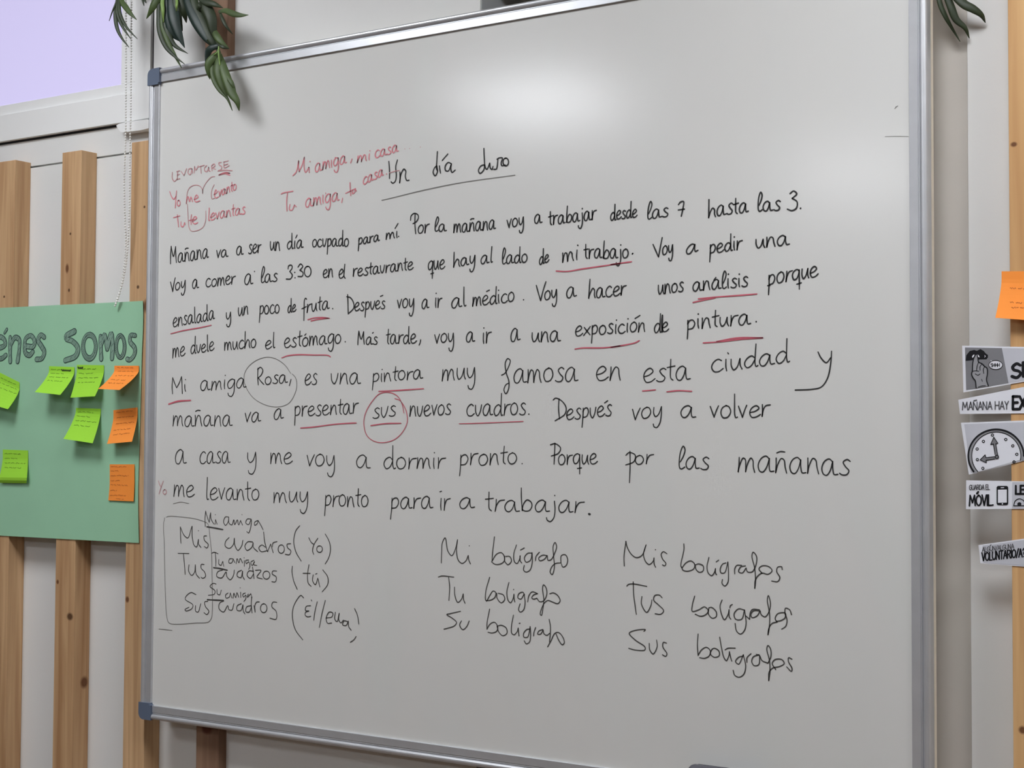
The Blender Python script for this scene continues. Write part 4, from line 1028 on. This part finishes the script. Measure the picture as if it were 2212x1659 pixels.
# ------------------------------------------------------------------ hanging plants
def leaf(parent, C, pts, wd, depth, material, d_tip=None, name='leaf'):
    """a long pointed blade: centre line in the photograph, full width in crop pixels, curved in depth"""
    d_tip = depth if d_tip is None else d_tip
    n0 = len(pts) - 1
    c3 = []
    for i, p in enumerate(pts):
        X, Y = C(*p)
        k = i / n0
        c3.append(tuple(at(X, Y, depth + (d_tip - depth) * k - 0.010 * math.sin(math.pi * k))))
    c = catmull(c3, 7)
    o1 = at(*C(*pts[0]), depth); o2 = at(*C(pts[0][0] + 100, pts[0][1]), depth)
    half = wd / 100 * (o2 - o1).length / 2 * 0.78
    view = (Vector(CAM) - c[0]).normalized()
    bm = bmesh.new()
    rows = []
    n = len(c) - 1
    for i, p in enumerate(c):
        t = (c[min(i + 1, n)] - c[max(i - 1, 0)]).normalized()
        s = t.cross(Vector((0.45, -0.9, 0)))
        s.normalize()
        nn = s.cross(t).normalized()
        u = i / n
        if name == 'leaf':
            h = half * (0.45 + 0.55 * math.sin(min(1, u / .45) * math.pi / 2)) * (1 - max(0, (u - .45) / .55) ** 1.7) + 0.0003
        else:
            h = half * (1 - .35 * u)
        rows.append([bm.verts.new(p + s * h * q + nn * (0.28 * h * (1 - abs(q)))) for q in (-1, -.5, 0, .5, 1)])
    for a, b in zip(rows, rows[1:]):
        for k in range(4):
            bm.faces.new((a[k], a[k + 1], b[k + 1], b[k]))
    bmesh.ops.recalc_face_normals(bm, faces=bm.faces[:])
    ret = bmesh.ops.extrude_face_region(bm, geom=bm.faces[:])
    for v in [e for e in ret['geom'] if isinstance(e, bmesh.types.BMVert)]:
        v.co += Vector((0.0003, 0.0006, 0))
    return place(link(name, bm, M[material], smooth=True), parent)

def stalk(parent, pts3, r0, r1, material, name='stem'):
    c = catmull([tuple(p) for p in pts3], 8)
    bm = bmesh.new()
    rows = []
    n = len(c) - 1
    for i, p in enumerate(c):
        t = (c[min(i + 1, n)] - c[max(i - 1, 0)]).normalized()
        a = t.orthogonal().normalized(); b = t.cross(a)
        r = r0 + (r1 - r0) * i / n
        rows.append([bm.verts.new(p + a * r * math.cos(k * math.pi / 4) + b * r * math.sin(k * math.pi / 4)) for k in range(8)])
    for x, y in zip(rows, rows[1:]):
        for k in range(8):
            bm.faces.new((x[k], x[(k + 1) % 8], y[(k + 1) % 8], y[k]))
    bm.faces.new(rows[0]); bm.faces.new(rows[-1][::-1])
    return place(link(name, bm, M[material], smooth=True), parent)

cV = crop(220, 0, 6.506)
dl = -0.028
crown = at(*cV(980, -330), dl)
hp = root('hanging_plant', crown, 'trailing artificial plant with strap leaves over the upper left corner of the whiteboard', 'plant')
hook = Vector((l4 + sw / 2, SLAT_Y - 0.004, crown.z + 0.05))
stalk(hp, [hook, hook + Vector((-.01, -.03, .02)), crown], .004, .005, 'leaf', 'stem')
stalk(hp, [crown, at(*cV(600, -420), dl + .01), at(*cV(250, -260), dl + .02)], .005, .004, 'leaf', 'stem')
c2 = (235, -250)
for pts, wd, mt_, dd in [
 ([c2, (215,0),(188,190),(212,390),(272,525),(378,665)], 46, 'leaf', .02), ([c2,(228,0),(218,190),(285,370),(405,548)], 44, 'leaf', .02), ([c2,(240,0),(252,190),(340,375),(497,548)], 40, 'leaf', .02),
 ([c2,(275,10),(340,110),(400,190),(487,278)], 66, 'leaf_mid', .01), ([(250,-200),(200,20),(150,150),(100,295)], 14, 'leaf', .02), ([(500,-250),(572,0),(590,82)], 22, 'leaf', .01), ([(540,-260),(602,0),(622,45)], 22, 'leaf', .01)]:
    leaf(hp, cV, pts, wd, dl + .02, mt_, dl + dd - .01)
cr_ = (960, -320)
for pts, wd, mt_, dd in [
 ([cr_,(770,0),(700,125),(624,264)], 95, 'leaf_mid', 0), ([cr_,(815,0),(800,240),(815,450),(900,660),(1020,790),(1162,902)], 62, 'leaf', 0), ([cr_,(850,120),(848,350),(930,600),(1030,790),(1118,955)], 62, 'leaf_mid', .005),
 ([cr_,(890,180),(915,430),(1010,625),(1208,754)], 80, 'leaf', .01), ([cr_,(935,0),(935,250),(985,470),(1075,575)], 110, 'leaf_blue', .01), ([cr_,(985,0),(1010,250),(1075,470),(1162,672)], 150, 'leaf_blue', 0), ([cr_,(1040,0),(1070,260),(1130,435)], 120, 'leaf', .01),
 ([cr_,(1110,20),(1152,180),(1186,322)], 100, 'leaf', .015), ([cr_,(850,0),(856,150),(866,320)], 46, 'leaf_light', -.006), ([cr_,(1050,0),(1048,90),(1044,160)], 30, 'leaf_light', -.006),
 ([(1150,-250),(1240,60),(1350,300),(1480,530),(1600,690)], 175, 'leaf_blue', 0), ([(1250,-220),(1300,60),(1420,330),(1560,600),(1640,690)], 130, 'leaf', .004)]:
    leaf(hp, cV, pts, wd, dl + .004, mt_, dl + dd)
stalk(hp, [crown, at(*cV(1150, -120), dl), at(*cV(1300, 200), dl), at(*cV(1470, 520), dl), at(*cV(1640, 720), dl), at(*cV(1662, 900), dl)], .006, .0028, 'leaf_mid', 'stem')
for pts, wd, mt_, dd in [
 ([(1330,150),(1420,70),(1520,230),(1560,430),(1610,600)], 150, 'leaf', -.004), ([(1330,-60),(1450,30),(1580,60),(1700,112)], 80, 'leaf', -.01), ([(1450,40),(1370,80),(1330,130)], 60, 'leaf', -.01),
 ([(1640,160),(1740,150),(1850,195),(1950,214),(2057,210)], 78, 'leaf_mid', -.03), ([(1660,170),(1690,260),(1745,370),(1837,482)], 42, 'leaf', -.005), ([(1560,400),(1600,490),(1670,585),(1785,682)], 86, 'leaf_mid', -.01), ([(1600,560),(1650,620),(1710,665),(1785,686)], 46, 'leaf', -.01),
 ([(1640,640),(1520,690),(1475,780),(1452,892)], 95, 'leaf_blue', .015),
 ([(1640,730),(1580,790),(1500,890),(1494,1000),(1517,1115)], 96, 'leaf_mid', -.01), ([(1645,760),(1580,860),(1548,960),(1565,1100),(1652,1265),(1762,1385),(1832,1556)], 62, 'leaf_mid', -.006), ([(1650,760),(1645,880),(1640,1020),(1690,1210),(1770,1390)], 130, 'leaf_mid', -.01),
 ([(1655,780),(1685,900),(1740,1080),(1825,1310),(1900,1430),(1927,1558)], 125, 'leaf_mid', -.012), ([(1690,960),(1750,1060),(1830,1180),(1882,1298)], 56, 'leaf_mid', -.012)]:
    leaf(hp, cV, pts, wd, dl - .004, mt_, dl + dd)
stalk(hp, [at(*cV(1650, 640), dl - .012), at(*cV(1640, 740), dl - .014), at(*cV(1662, 920), dl - .014)], .0018, .0012, 'leaf_light', 'stalk')
stalk(hp, [at(*cV(1645, 715), dl - .012), at(*cV(1575, 780), dl - .014)], .0016, .001, 'leaf_light', 'stalk')

cW = crop(1900, 0, 5.53)
dr = 0.034
crown = Vector((BW + 0.02, 0.006, BZ + BH + 0.034))
hq = root('hanging_plant', crown, 'dark strap leaves of a plant draped over the upper right corner of the whiteboard', 'plant')
stalk(hq, [crown + Vector((-.06, .0, .0)), crown + Vector((-.03, -.004, .006)), crown + Vector((.012, 0, -.004))], .005, .004, 'leaf', 'stem')
for pts, wd, dd in [([(640,-560),(688,-150),(722,50),(790,205),(860,330),(960,497)], 66, .02), ([(660,-580),(770,-150),(850,80),(912,232),(1020,335),(1070,457)], 108, .02), ([(680,-600),(830,-150),(1000,45),(1120,110),(1215,180),(1262,272)], 128, .02),
                    ([(660,-620),(760,-700),(900,-640)], 90, 0)]:
    leaf(hq, cW, pts, wd, dr, 'leaf', dr + dd)
